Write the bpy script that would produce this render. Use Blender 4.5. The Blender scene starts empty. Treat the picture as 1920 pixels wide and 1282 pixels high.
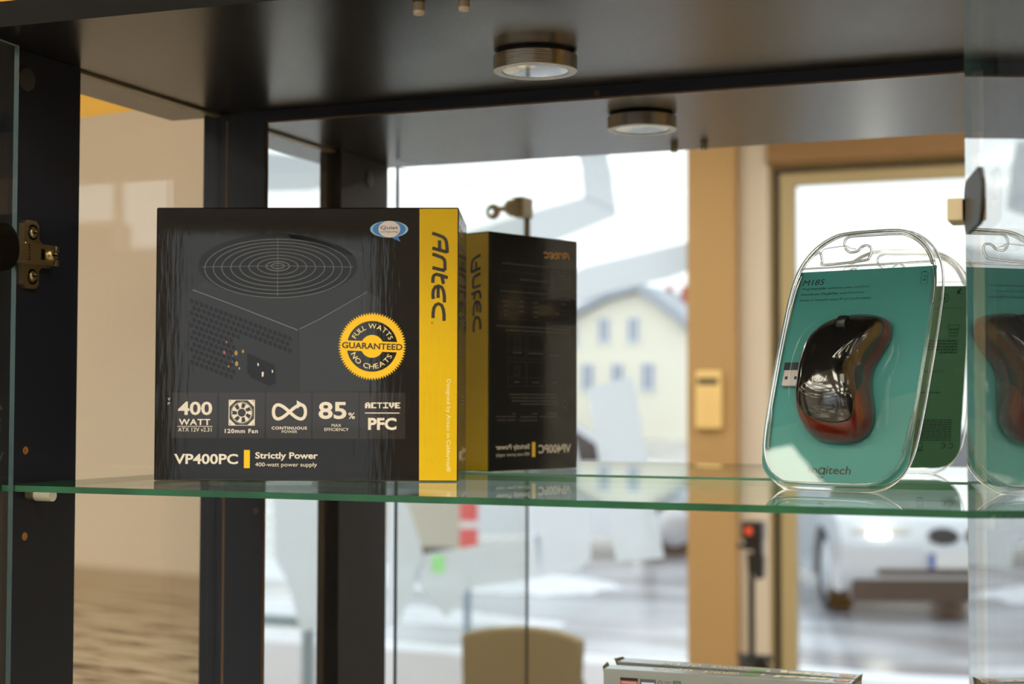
import bpy, math, random
from math import sin, cos, pi, radians, sqrt, atan2
from mathutils import Vector, Matrix

random.seed(7)
SC = bpy.context.scene
COL = SC.collection
ZO = 1.40                     # the glass shelf lies 1.40 m above the floor

# ---------------------------------------------------------------- camera
CAM_POS = (0.7678, -0.9095, 0.0597 + ZO)
CR, CU, CF = Vector((0.9293, 0.3693, 0.0024)), Vector((0.0119, -0.0364, 0.9993)), Vector((-0.3691, 0.9286, 0.0382))
cam = bpy.data.cameras.new('camera')
cam_o = bpy.data.objects.new('camera', cam)
COL.objects.link(cam_o)
m = Matrix((CR, CU, -CF)).transposed().to_4x4()
m.translation = CAM_POS
cam_o.matrix_world = m
cam.sensor_fit = 'HORIZONTAL'
cam.sensor_width = 36.0
cam.lens = 2976.3 * 36.0 / 1920.0
cam.clip_start = 0.02
cam.clip_end = 400
cam.dof.use_dof = True
cam.dof.focus_distance = 1.12
cam.dof.aperture_fstop = 7.1
SC.camera = cam_o

# ---------------------------------------------------------------- sky, exposure
world = bpy.data.worlds.new('overcast_sky')
SC.world = world
world.use_nodes = True
bg = world.node_tree.nodes['Background']
bg.inputs['Color'].default_value = (0.93, 0.965, 1.0, 1)
bg.inputs["Strength"].default_value = 1.7
SC.view_settings.view_transform = 'Standard'
SC.view_settings.look = 'None'
SC.view_settings.gamma = 1.0
SC.view_settings.use_curve_mapping = False
SC.view_settings.exposure = 0.1
LAMP_STRENGTH = 13.0          # the ceiling luminaires
LAMP_COLOR = (1.0, 0.94, 0.78)
cy = SC.cycles
cy.use_denoising = True
cy.max_bounces = 16
cy.glossy_bounces = 8
cy.diffuse_bounces = 5
cy.transmission_bounces = 12
cy.transparent_max_bounces = 32
cy.caustics_reflective = True
cy.caustics_refractive = False
cy.sample_clamp_indirect = 6.0

DATA = {'ftext':[['400',[18.02,49.76,44.06,60.01],2],['WATT',[18.79,42.24,42.69,46.85],2],['ATX 12V v2.31',[18.33,37.32,43.7,40.27],0],['120mm Fan',[53.79,36.21,78.89,39.48],2],['CONTINUOUS',[89.34,39.02,116.13,41.28],2],['POWER',[97.09,36.4,108.87,38.42],0],['85',[124.88,47.0,146.05,60.11],2],['%',[147.49,47.17,152.44,51.97],1],['MAX',[134.81,41.18,142.08,43.36],0],['EFFICIENCY',[129.38,38.04,147.76,40.34],0],['PFC',[162.46,38.86,183.91,48.13],3],['VP400PC',[15.47,12.74,64.01,20.54],2],['Strictly Power',[77.11,15.54,124.54,21.92],2],['400-watt power supply',[77.12,10.2,123.9,14.16],0],['V',[10.25,60.75,12.16,62.77],0],['P',[10.29,57.52,11.92,59.33],0]],'tiles':[[13.12,32.47,47.87,66.74],[49.25,32.5,83.93,66.88],[85.08,32.36,119.41,67.05],[120.27,32.18,155.15,67.27],[155.97,32.2,190.63,67.08]],'lines':[[17.65,41.04,44.48,41.44],[160.12,51.32,186.1,52.04]],'ybar':[68.52,9.84,72.99,23.54],'stripe':[[200.58,209.29],[230.7,207.6],[230.5,-0.0],[201.23,-0.12]],'fan':[56.66,41.94,76.48,61.39],'inf':[89.42,45.68,116.17,59.08],'infarrow':[[108.26,61.08],[112.96,58.39],[108.63,54.79]],'active':[160.03,55.27,187.15,59.63],'badge':[[177.6,191.0],14.431657848324516,6.307846153846154],'badget':[['Quiet',[171.0,190.52,184.46,193.53],1],['computing',[171.32,187.95,184.22,189.96],0]],'btail':[[179.31,184.59],[184.56,185.25],[186.24,181.46]],'seal':[165.18,102.07],'sealr':25.814373897707235,'guar':[142.04,99.62,188.21,106.06],'antec':[[[0.013,0.017],[0.036,0.407],[0.056,0.698],[0.084,0.86],[0.117,0.919],[0.17,0.948],[0.235,0.959]],[[0.18,0.017],[0.226,0.959]],[[0.094,0.477],[0.203,0.483]],[[0.247,0.017],[0.271,0.407],[0.287,0.64],[0.31,0.767],[0.34,0.802],[0.431,0.802]],[[0.399,0.0],[0.434,0.802]],[[0.513,0.977],[0.485,0.523],[0.474,0.244],[0.487,0.099],[0.513,0.041],[0.569,0.023]],[[0.495,0.599],[0.582,0.698]],[[0.751,0.041],[0.695,0.023],[0.65,0.058],[0.617,0.174],[0.604,0.378],[0.617,0.581],[0.66,0.698],[0.716,0.744],[0.789,0.75]],[[0.614,0.366],[0.738,0.349]],[[0.964,0.017],[0.909,0.023],[0.853,0.07],[0.817,0.192],[0.803,0.378],[0.819,0.57],[0.868,0.674],[0.929,0.715],[0.995,0.709]]],'antecF':[[215.49,188.87],[216.53,121.02],[210.04,154.94],[221.97,155.07]],'antecR':[[15.34,188.36],[15.04,120.4],[21.07,154.56],[9.6,154.05]],'antecS':[[11.27,189.6,47.58,195.8]],'reg':[210.58,119.92],'design':[220.93,7.58,224.98,77.32],'stext':[['VP400PC',[9.21,14.7,53.96,22.45],2],['Strictly Power',[65.75,17.8,110.06,23.54],2],['400-watt power supply',[65.71,12.23,109.78,16.29],0]],'sbar':[58.17,11.83,62.78,25.02],'sdash':[[9.99,180.15,102.21,182.0],[9.93,177.13,36.07,179.03],[9.9,174.19,30.74,175.92],[40.62,166.64,79.19,169.17],[10.41,155.74,103.94,157.85],[10.35,152.29,43.1,154.01],[92.83,147.37,102.07,148.86],[74.03,147.95,80.34,149.37],[54.82,148.13,61.27,149.41],[35.16,148.35,40.44,149.47],[16.42,148.53,23.83,149.83],[93.8,143.25,99.97,144.74],[74.01,143.59,80.32,145.1],[56.08,143.71,60.59,145.16],[36.45,143.87,40.41,145.15],[93.41,139.11,100.44,140.6],[73.98,139.22,80.92,140.73],[54.75,139.32,61.21,140.93],[25.75,139.43,32.43,140.81],[54.72,135.08,61.18,136.44],[10.08,125.29,109.92,127.24],[10.04,121.92,97.65,123.79],[76.68,102.84,88.49,104.42],[48.47,102.59,67.38,104.19],[26.34,101.43,40.23,102.87],[79.83,77.03,86.4,78.52],[53.72,76.94,63.19,78.37],[28.22,77.4,36.57,78.67],[30.21,66.24,93.25,67.67],[28.79,63.39,90.9,64.81],[28.76,60.53,89.84,61.95],[28.73,57.8,77.74,59.24],[84.54,49.6,89.52,50.83],[55.55,49.44,62.99,50.69],[28.66,49.34,42.55,50.7],[84.92,46.92,109.52,48.32],[56.21,46.51,77.67,47.93],[28.63,46.68,52.13,48.04],[84.51,43.94,108.61,45.25],[56.19,43.49,80.03,44.83]],'sframes':[[9.85,162.02,106.67,174.43],[10.25,132.39,106.32,152.29],[71.21,98.45,94.84,119.82],[46.64,98.45,68.91,119.96],[21.37,98.27,44.67,120.14],[70.99,74.13,94.9,95.64],[47.23,74.18,69.93,95.73],[21.26,74.23,44.9,95.83]],'shl':[[10.31,147.39,106.1,147.81],[10.26,142.99,106.08,143.41],[10.21,138.5,106.07,138.92],[71.13,105.55,95.0,105.98],[47.4,105.87,70.06,106.31],[21.47,106.11,45.08,106.47],[70.97,81.33,94.88,81.77],[47.21,81.31,69.91,81.76],[21.23,81.38,44.88,81.74]],'sicon':[[77.61,106.85,86.41,117.76],[78.57,82.92,87.1,91.7]],'sround':[13.18,51.41,22.4,61.93],'ell':[[92.98,163.18],[4.88,8.94,15.45,21.95,28.86,35.77,42.69,49.19,55.69]],'ptop':[[28.34,144.78],[85.74,189.62],[101.95,189.39],[158.04,173.12],[165.07,162.76],[161.3,143.42],[109.85,114.69]],'pleft':[[28.34,144.78],[108.64,114.27],[110.68,53.44],[16.27,68.47],[17.47,137.01]],'pright':[[109.85,114.69],[161.3,143.42],[170.28,138.7],[171.3,68.27],[110.49,67.56]],'pl1':[[28.34,144.78],[56.05,134.62],[108.64,114.27]],'pl2':[[109.84,115.09],[125.14,122.51],[161.3,143.42]],'pblade':[[99.92,189.37],[158.04,173.12],[156.07,169.09],[102.01,184.57]],'inlet':[[70.33,96.92],[90.74,87.89],[91.99,85.48],[92.14,74.2],[87.71,71.73],[73.82,78.02],[70.52,82.01]],'inletb':[[69.5,98.12],[91.54,88.7],[93.2,85.5],[92.98,71.79],[73.01,78.01]],'pins':[[[78.14,89.35],[79.16,88.96],[79.19,86.95],[78.17,87.34]],[[89.16,84.24],[89.98,83.85],[90.01,81.83],[89.19,82.23]],[[81.48,82.54],[83.1,82.56],[82.74,78.93],[81.52,78.91]]],'hex':[[27.63,136.32],[31.38,134.9],[35.13,133.47],[38.88,132.05],[42.63,130.63],[46.39,129.21],[50.14,127.79],[53.89,126.37],[57.64,124.95],[61.39,123.52],[65.14,122.1],[68.89,120.68],[72.64,119.26],[76.39,117.84],[80.14,116.42],[83.89,115.0],[87.64,113.58],[91.39,112.16],[95.14,110.73],[98.89,109.31],[102.64,107.89],[29.56,130.98],[33.31,129.55],[37.07,128.13],[40.82,126.71],[44.57,125.29],[48.32,123.87],[52.07,122.45],[55.82,121.03],[59.57,119.61],[63.32,118.18],[67.07,116.76],[70.82,115.34],[74.57,113.92],[78.32,112.5],[82.08,111.08],[85.83,109.66],[89.58,108.24],[93.33,106.81],[97.08,105.39],[100.83,103.97],[27.74,127.06],[31.49,125.64],[35.25,124.21],[39.0,122.79],[42.75,121.37],[46.5,119.95],[50.25,118.53],[54.0,117.11],[57.75,115.69],[61.51,114.26],[65.26,112.84],[69.01,111.42],[72.76,110.0],[76.51,108.58],[80.26,107.16],[84.01,105.74],[87.76,104.31],[91.51,102.89],[95.26,101.47],[99.01,100.05],[102.76,98.63],[29.68,121.72],[33.43,120.29],[37.18,118.87],[40.93,117.45],[44.68,116.03],[48.43,114.61],[52.19,113.19],[55.94,111.76],[59.69,110.34],[63.44,108.92],[27.86,117.79],[31.61,116.37],[35.36,114.95],[39.11,113.53],[42.86,112.11],[46.62,110.69],[50.37,109.26],[54.12,107.84],[57.87,106.42],[29.79,112.45],[33.54,111.03],[37.29,109.61],[41.05,108.19],[44.8,106.76],[48.55,105.34],[52.3,103.92],[56.06,102.5],[59.81,101.08],[27.97,108.53],[31.72,107.11],[35.48,105.69],[39.23,104.26],[42.98,102.84],[46.73,101.42],[50.49,100.0],[54.24,98.58],[57.99,97.16],[29.9,103.19],[33.66,101.76],[37.41,100.34],[41.16,98.92],[44.91,97.5],[48.67,96.08],[52.42,94.65],[56.17,93.23],[59.93,91.81],[28.08,99.26],[31.84,97.84],[35.59,96.42],[39.34,95.0],[43.1,93.57],[46.85,92.15],[50.6,90.73],[54.36,89.31],[58.11,87.89],[30.02,93.92],[33.77,92.49],[37.52,91.07],[41.28,89.65],[45.03,88.23],[48.78,86.81],[52.54,85.38],[56.29,83.96],[60.04,82.54],[28.2,89.99],[31.95,88.57],[35.7,87.15],[39.46,85.72],[43.21,84.3],[46.97,82.88],[50.72,81.46],[54.47,80.04],[58.23,78.61]],'dots':[[[61.81,96.83],3.0,0],[[62.32,88.77],3.0,0],[[67.07,98.09],2.2,0],[[52.88,97.13],2.4,1],[[54.4,105.2],1.5,1],[[59.4,94.78],1.6,2],[[59.05,90.34],1.6,2],[[64.39,85.17],1.6,0],[[56.26,86.68],1.2,0]],'ptext':[['M185',[[-49.0,157.5],[-32.2,158.0],0],4.4,'M'],['Plug-and-play wireless plus comfort',[[-48.9,154.0],[4.3,154.8],0],1.6,'P'],['Kabelloses Plug&Play und Komfort',[[-48.9,149.5],[1.2,150.7],0],1.6,'K'],['Prête à l’emploi sans fil et confortable',[[-48.9,144.8],[7.0,147.9]],1.6,'P']],'logitech':[[-17.3,12.3],[14.6,12.4]],'smile':[[-9.8,11.4],[-8.9,10.4],[-7.7,10.0],[-6.6,10.3],[-5.8,11.4]],'batt':[[41.9,164.4],[46.8,163.9],[47.2,154.4],[42.4,154.9]],'batt12':[[43.6,160.2],[45.9,159.9]],'mouse':[[17.1,128.8],[5.0,130.1],[-6.9,128.5],[-18.3,123.9],[-27.0,115.1],[-31.0,103.6],[-32.0,87.2],[-30.9,70.9],[-29.4,58.8],[-26.2,48.8],[-20.3,40.9],[-9.9,35.1],[6.3,33.4],[17.6,35.5],[24.3,41.4],[26.5,51.1],[24.5,62.7],[19.9,78.5],[19.8,90.4],[23.9,100.3],[28.1,110.2],[28.7,118.2],[25.6,125.2]],'mtop':[[22.4,123.0],[10.3,124.3],[-0.6,122.7],[-10.6,118.1],[-18.5,109.8],[-22.5,98.8],[-23.5,82.6],[-23.3,68.5],[-21.3,56.6],[-17.0,48.7],[-8.9,44.0],[3.5,41.0],[15.0,42.2],[20.0,46.9],[21.0,56.6],[20.5,68.2],[20.5,82.0],[24.2,93.8],[28.8,103.6],[31.0,113.5],[28.8,119.6]],'logi':[[-7.3,65.5],[3.4,66.5]],'wheel':[[-3.0,108.3],[-2.7,117.2],[0.5,119.6],[7.0,119.3],[6.5,112.9],[4.2,108.1]],'recv':[[-49.9,95.0],[-43.5,94.9],[-43.0,88.2],[-48.5,87.9],[-48.0,87.9],[-42.2,88.2],[-41.2,76.6],[-47.6,77.0]],'dome':[[-4.5,141.5],[12.0,140.0],[21.3,132.6],[27.3,122.1],[29.7,109.9],[28.0,91.8],[27.2,77.8],[28.6,60.1],[25.5,48.3],[17.3,39.2],[4.4,34.3],[-9.7,34.8],[-23.8,41.0]]}

# ---------------------------------------------------------------- materials
def lin(r, g, b):
    f = lambda c: c / 12.92 if c <= 0.04045 else ((c + 0.055) / 1.055) ** 2.4
    return (f(r / 255), f(g / 255), f(b / 255), 1)

def new_mat(name):
    mt = bpy.data.materials.new(name)
    mt.use_nodes = True
    nt = mt.node_tree
    return mt, nt, nt.nodes, nt.links, nt.nodes['Principled BSDF']

def solid(name, col, rough=0.5, metal=0.0, spec=0.5, coat=0.0, bump=None, var=0.0, coat_rough=0.05):
    """bump = (scale xyz, strength, detail); var = colour variation from noise"""
    mt, nt, N, L, p = new_mat(name)
    p.inputs['Base Color'].default_value = col
    p.inputs['Roughness'].default_value = rough
    p.inputs['Metallic'].default_value = metal
    p.inputs['Specular IOR Level'].default_value = spec
    p.inputs['Coat Weight'].default_value = coat
    p.inputs['Coat Roughness'].default_value = coat_rough
    if bump or var:
        tc = N.new('ShaderNodeTexCoord')
        mp = N.new('ShaderNodeMapping')
        mp.inputs['Scale'].default_value = bump[0] if bump else (40, 40, 40)
        nz = N.new('ShaderNodeTexNoise')
        nz.inputs['Scale'].default_value = 1.0
        nz.inputs['Detail'].default_value = bump[2] if bump else 3.0
        L.new(tc.outputs['Object'], mp.inputs['Vector'])
        L.new(mp.outputs['Vector'], nz.inputs['Vector'])
    if bump:
        bp = N.new('ShaderNodeBump')
        bp.inputs['Strength'].default_value = bump[1]
        bp.inputs['Distance'].default_value = 0.001
        L.new(nz.outputs['Fac'], bp.inputs['Height'])
        L.new(bp.outputs['Normal'], p.inputs['Normal'])
        if coat:
            L.new(bp.outputs['Normal'], p.inputs['Coat Normal'])
    if var:
        rp = N.new('ShaderNodeValToRGB')
        a, b = rp.color_ramp.elements
        a.position, b.position = 0.3, 0.7
        a.color = tuple(c * (1 - var) for c in col[:3]) + (1,)
        b.color = tuple(min(1, c * (1 + var)) for c in col[:3]) + (1,)
        L.new(nz.outputs['Fac'], rp.inputs['Fac'])
        L.new(rp.outputs['Color'], p.inputs['Base Color'])
    return mt

def sheet_glass(name, tint, f0=0.042, gain=1.0, rough=0.0):
    """clear sheet: lets light straight through, mirrors more the flatter one looks along it"""
    mt, nt, N, L, p = new_mat(name)
    N.remove(p)
    geo = N.new('ShaderNodeNewGeometry')
    dot = N.new('ShaderNodeVectorMath'); dot.operation = 'DOT_PRODUCT'
    L.new(geo.outputs['Normal'], dot.inputs[0]); L.new(geo.outputs['Incoming'], dot.inputs[1])
    def mth(op, a, b):
        n = N.new('ShaderNodeMath'); n.operation = op
        for i, v in enumerate((a, b)):
            if v is None: continue
            if isinstance(v, (int, float)): n.inputs[i].default_value = v
            else: L.new(v, n.inputs[i])
        return n.outputs[0]
    c = mth('ABSOLUTE', dot.outputs['Value'], None)
    s = mth('POWER', mth('SUBTRACT', 1.0, c), 5.0)
    fr = mth('ADD', mth('MULTIPLY', s, (1 - f0) * gain), f0)
    tr = N.new('ShaderNodeBsdfTransparent'); tr.inputs['Color'].default_value = tint
    gl = N.new('ShaderNodeBsdfGlossy'); gl.inputs['Roughness'].default_value = rough
    gl.inputs['Color'].default_value = (1, 1, 1, 1)
    mx = N.new('ShaderNodeMixShader')
    L.new(fr, mx.inputs[0]); L.new(tr.outputs[0], mx.inputs[1]); L.new(gl.outputs[0], mx.inputs[2])
    L.new(mx.outputs[0], N['Material Output'].inputs['Surface'])
    return mt

def glow(name, col, strength):
    mt, nt, N, L, p = new_mat(name)
    N.remove(p)
    e = N.new('ShaderNodeEmission')
    e.inputs['Color'].default_value = col + (1,) if len(col) == 3 else col
    e.inputs['Strength'].default_value = strength
    L.new(e.outputs[0], N['Material Output'].inputs['Surface'])
    return mt

def mirror_mat(name):
    mt, nt, N, L, p = new_mat(name)
    p.inputs['Base Color'].default_value = (0.93, 0.95, 0.945, 1)
    p.inputs['Metallic'].default_value = 1.0
    p.inputs['Roughness'].default_value = 0.0
    return mt

def clear_plastic(name):
    mt, nt, N, L, p = new_mat(name)
    N.remove(p)
    g = N.new('ShaderNodeBsdfGlass'); g.inputs['IOR'].default_value = 1.45
    g.inputs['Roughness'].default_value = 0.0
    g.inputs['Color'].default_value = (0.97, 0.98, 0.98, 1)
    L.new(g.outputs[0], N['Material Output'].inputs['Surface'])
    return mt

def vinyl_mat(name):
    mt, nt, N, L, p = new_mat(name)
    N.remove(p)
    t = N.new('ShaderNodeBsdfTranslucent'); t.inputs['Color'].default_value = lin(236, 241, 247)
    d = N.new('ShaderNodeBsdfDiffuse'); d.inputs['Color'].default_value = lin(225, 232, 240)
    mx = N.new('ShaderNodeMixShader'); mx.inputs[0].default_value = 0.25
    tr = N.new('ShaderNodeBsdfTransparent'); tr.inputs['Color'].default_value = (0.8, 0.84, 0.88, 1)
    m2 = N.new('ShaderNodeMixShader'); m2.inputs[0].default_value = 0.30
    L.new(t.outputs[0], mx.inputs[1]); L.new(d.outputs[0], mx.inputs[2])
    L.new(mx.outputs[0], m2.inputs[1]); L.new(tr.outputs[0], m2.inputs[2])
    L.new(m2.outputs[0], N['Material Output'].inputs['Surface'])
    return mt

def mural_mat(name):
    """printed picture: pale sky above, rippled sand below"""
    mt, nt, N, L, p = new_mat(name)
    tc = N.new('ShaderNodeTexCoord')
    sep = N.new('ShaderNodeSeparateXYZ'); L.new(tc.outputs['Object'], sep.inputs[0])
    def ramp(src, stops):
        r = N.new('ShaderNodeValToRGB')
        els = r.color_ramp.elements
        while len(els) < len(stops): els.new(0.5)
        for e, (pos, c) in zip(els, stops): e.position = pos; e.color = c
        L.new(src, r.inputs[0]); return r
    def mth(op, a, b, c=None):
        n = N.new('ShaderNodeMath'); n.operation = op
        for i, v in enumerate((a, b, c)):
            if v is None: continue
            if isinstance(v, (int, float)): n.inputs[i].default_value = v
            else: L.new(v, n.inputs[i])
        return n.outputs[0]
    rz = mth('SUBTRACT', sep.outputs['Z'], 0.75)          # height against the glass shelf
    mp = N.new('ShaderNodeMapping'); mp.inputs['Scale'].default_value = (11, 11, 135)
    mp.inputs['Rotation'].default_value = (0, radians(4), 0)
    L.new(tc.outputs['Object'], mp.inputs['Vector'])
    nz = N.new('ShaderNodeTexNoise'); nz.inputs['Scale'].default_value = 1.0; nz.inputs['Detail'].default_value = 5
    L.new(mp.outputs['Vector'], nz.inputs['Vector'])
    sand = ramp(nz.outputs['Fac'], [(0.34, lin(88, 73, 62)), (0.43, lin(146, 126, 105)), (0.52, lin(176, 157, 134)), (0.68, lin(196, 180, 158))])
    sky = ramp(mth('MULTIPLY', mth('ADD', rz, 0.2), 1.5), [(0.0, lin(197, 180, 163)), (0.35, lin(198, 183, 166)), (0.8, lin(186, 167, 148))])
    far = ramp(mth('MULTIPLY', mth('ADD', rz, 0.30), 5.0), [(0.0, (1, 1, 1, 1)), (0.35, (0.85, 0.85, 0.85, 1)), (0.68, (0.25, 0.25, 0.25, 1)), (0.86, (0.0, 0.0, 0.0, 1))])
    haze = N.new('ShaderNodeMix'); haze.data_type = 'RGBA'
    haze.inputs[6].default_value = lin(160, 139, 114)
    L.new(far.outputs[0], haze.inputs[0]); L.new(sand.outputs[0], haze.inputs[7])
    edge = ramp(mth('MULTIPLY', mth('ADD', rz, 0.30), 5.0), [(0.84, (0, 0, 0, 1)), (0.90, (1, 1, 1, 1))])
    mx = N.new('ShaderNodeMix'); mx.data_type = 'RGBA'
    L.new(edge.outputs[0], mx.inputs[0]); L.new(haze.outputs[2], mx.inputs[6]); L.new(sky.outputs[0], mx.inputs[7])
    L.new(mx.outputs[2], p.inputs['Base Color'])
    p.inputs['Roughness'].default_value = 0.55
    return mt

def snow_ground_mat(name):
    mt, nt, N, L, p = new_mat(name)
    tc = N.new('ShaderNodeTexCoord')
    mp = N.new('ShaderNodeMapping'); mp.inputs['Scale'].default_value = (0.35, 1.1, 1)
    L.new(tc.outputs['Object'], mp.inputs['Vector'])
    nz = N.new('ShaderNodeTexNoise'); nz.inputs['Scale'].default_value = 1.6; nz.inputs['Detail'].default_value = 6
    L.new(mp.outputs['Vector'], nz.inputs['Vector'])
    r = N.new('ShaderNodeValToRGB')
    a, b = r.color_ramp.elements
    a.position, a.color = 0.42, lin(136, 133, 138)
    b.position, b.color = 0.60, lin(190, 194, 203)
    L.new(nz.outputs['Fac'], r.inputs[0]); L.new(r.outputs[0], p.inputs['Base Color'])
    p.inputs['Roughness'].default_value = 0.22
    bp = N.new('ShaderNodeBump'); bp.inputs['Strength'].default_value = 0.25; bp.inputs['Distance'].default_value = 0.02
    L.new(nz.outputs['Fac'], bp.inputs['Height']); L.new(bp.outputs[0], p.inputs['Normal'])
    return mt

M = {}
M['laminate'] = solid('dark_laminate', lin(30, 30, 32), 0.27, spec=0.5)
M['laminate_edge'] = solid('dark_laminate_edge', lin(17, 16, 14), 0.5, spec=0.08)
M['post'] = solid('dark_post_laminate', lin(30, 33, 43), 0.45, spec=0.22)
M['edge_brown'] = solid('raw_board_edge', lin(88, 62, 38), 0.7)
M['hole'] = solid('peg_hole', lin(70, 42, 16), 0.6)
M['brass_hole'] = solid('brass_bush', lin(170, 116, 50), 0.35, metal=0.6)
M['cap'] = solid('dark_cap', lin(52, 50, 46), 0.5)
M['mirror'] = mirror_mat('silvered_mirror')
M['pane'] = sheet_glass('clear_pane', (0.965, 0.98, 0.972, 1))
M['door_pane'] = sheet_glass('door_pane', (0.955, 0.975, 0.965, 1))
M['shelf_face'] = sheet_glass('shelf_glass_face', (0.93, 0.965, 0.945, 1), gain=0.8)
M['shelf_edge'] = solid('green_glass_edge', lin(30, 82, 52), 0.22, spec=0.4, var=0.25, bump=((25, 25, 25), 0.0, 2))
M['door_edge'] = solid('door_glass_edge', lin(96, 126, 116), 0.2, spec=0.6)
M['door_edge_dark'] = solid('door_glass_edge_dark', lin(26, 58, 58), 0.2, spec=0.6)
M['nickel'] = solid('nickel', lin(196, 182, 150), 0.22, metal=1.0)
M['brass'] = solid('brass_nickel', lin(206, 188, 150), 0.34, metal=1.0)
M['dark_metal'] = solid('dark_bronze', lin(44, 38, 30), 0.25, metal=0.8)
M['lock_metal'] = solid('lock_metal', lin(118, 118, 114), 0.4, metal=0.4)
M['alu'] = solid('brushed_aluminium', lin(176, 168, 156), 0.32, metal=1.0, bump=((30, 30, 1500), 0.15, 2))
M['alu_ring'] = solid('satin_ring', lin(214, 222, 230), 0.45, metal=0.2)
M['reflector'] = solid('lamp_reflector', lin(180, 164, 118), 0.12, metal=1.0, bump=((120, 120, 120), 0.5, 2))
M['lens'] = sheet_glass('lamp_lens', (0.97, 0.97, 0.95, 1), f0=0.06)
M['black'] = solid('matt_black', lin(18, 18, 19), 0.5)
M['peg_clear'] = solid('milky_peg', lin(206, 206, 190), 0.25)
M['peg_dark'] = solid('peg_base', lin(96, 90, 74), 0.4)
M['stop'] = solid('door_stop_metal', lin(170, 160, 142), 0.3, metal=0.5)
M['stop_tip'] = solid('door_stop_tip', lin(196, 186, 162), 0.3)
# the carton
M['carton'] = solid('black_gloss_carton', lin(9, 9, 10), 0.4, spec=0.15, coat=0.68, coat_rough=0.02, bump=((260, 260, 30), 0.045, 3))
M['carton_yellow'] = solid('yellow_gloss_carton', lin(222, 182, 2), 0.4, spec=0.2, coat=0.3, coat_rough=0.1, bump=((300, 300, 60), 0.15, 3))
M['print_white'] = solid('print_white', lin(232, 222, 208), 0.45)
M['print_pale'] = solid('print_pale_yellow', lin(246, 226, 160), 0.45)
M['print_yellow'] = solid('print_yellow', lin(250, 196, 14), 0.4)
M['print_orange'] = solid('print_orange', lin(240, 172, 72), 0.5)
M['print_ink'] = solid('print_ink', lin(42, 36, 30), 0.4)
M['print_dim'] = solid('print_dim', lin(92, 88, 82), 0.5)
M['print_line'] = solid('print_line', lin(56, 55, 54), 0.5)
M['tile'] = solid('feature_tile_grey', lin(42, 39, 39), 0.4, spec=0.15, coat=0.68, coat_rough=0.02, bump=((260, 260, 30), 0.045, 3))
M['pic_a'] = solid('picture_grey_a', lin(26, 28, 31), 0.4, spec=0.15, coat=0.68, coat_rough=0.02, bump=((260, 260, 30), 0.045, 3))
M['pic_b'] = solid('picture_grey_b', lin(20, 21, 23), 0.4, spec=0.15, coat=0.68, coat_rough=0.02, bump=((260, 260, 30), 0.045, 3))
M['pic_c'] = solid('picture_grey_c', lin(32, 34, 38), 0.4, spec=0.15, coat=0.68, coat_rough=0.02, bump=((260, 260, 30), 0.045, 3))
M['pic_line'] = solid('picture_line', lin(112, 114, 116), 0.4)
M['pic_wire'] = solid('picture_wire', lin(100, 102, 104), 0.4)
M['pic_dark'] = solid('picture_dark', lin(8, 9, 11), 0.4, spec=0.1, coat=0.5, coat_rough=0.03)
M['pic_amber'] = solid('picture_amber', lin(176, 140, 84), 0.4)
M['pic_rose'] = solid('picture_rose', lin(150, 92, 90), 0.4)
M['pic_blue'] = solid('picture_blue', lin(66, 84, 112), 0.4)
M['badge_pale'] = solid('badge_pale_blue', lin(150, 200, 232), 0.4)
M['badge_blue'] = solid('badge_blue', lin(60, 126, 196), 0.4)
M['badge_white'] = solid('badge_white', lin(226, 216, 212), 0.4)
M['badge_ink'] = solid('badge_ink', lin(56, 58, 96), 0.4)
# the mouse pack
M['card'] = solid('teal_card', lin(68, 142, 138), 0.45, spec=0.3)
M['card_back'] = solid('green_card_back', lin(94, 152, 124), 0.45, spec=0.3)
M['card_edge'] = solid('card_edge', lin(216, 222, 216), 0.5)
M['card_ink'] = solid('card_ink', lin(10, 34, 38), 0.5)
M['card_ink2'] = solid('card_ink_brown', lin(44, 40, 26), 0.5)
M['blister'] = sheet_glass('blister_sheet', (0.985, 0.99, 0.988, 1), f0=0.045)
M['rim'] = clear_plastic('blister_rim')
M['mouse_black'] = solid('mouse_black', lin(20, 19, 18), 0.12, spec=0.6, coat=0.6, coat_rough=0.03)
M['mouse_red'] = solid('mouse_red', lin(98, 22, 12), 0.22, spec=0.6, coat=0.5, coat_rough=0.05)
M['wheel'] = solid('rubber_wheel', lin(30, 29, 28), 0.35)
M['mouse_print'] = solid('mouse_print', lin(196, 190, 178), 0.4)
M['usb_metal'] = solid('usb_metal', lin(190, 180, 176), 0.35, metal=0.5)
# lower carton
M['grey_carton'] = solid('grey_carton', lin(150, 152, 152), 0.42, spec=0.4)
M['grey_top'] = solid('grey_carton_top', lin(126, 136, 150), 0.3, spec=0.5, coat=0.4)
M['grey_edge'] = solid('carton_flap_edge', lin(120, 106, 70), 0.6)
M['lab_red'] = solid('label_red', lin(170, 78, 66), 0.5)
M['lab_blue'] = solid('label_blue', lin(54, 86, 146), 0.5)
M['lab_green'] = solid('label_green', lin(96, 156, 62), 0.5)
M['foil'] = solid('foil_print', lin(236, 228, 196), 0.35)
M['rose'] = solid('rose_print', lin(206, 150, 136), 0.45)
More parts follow.
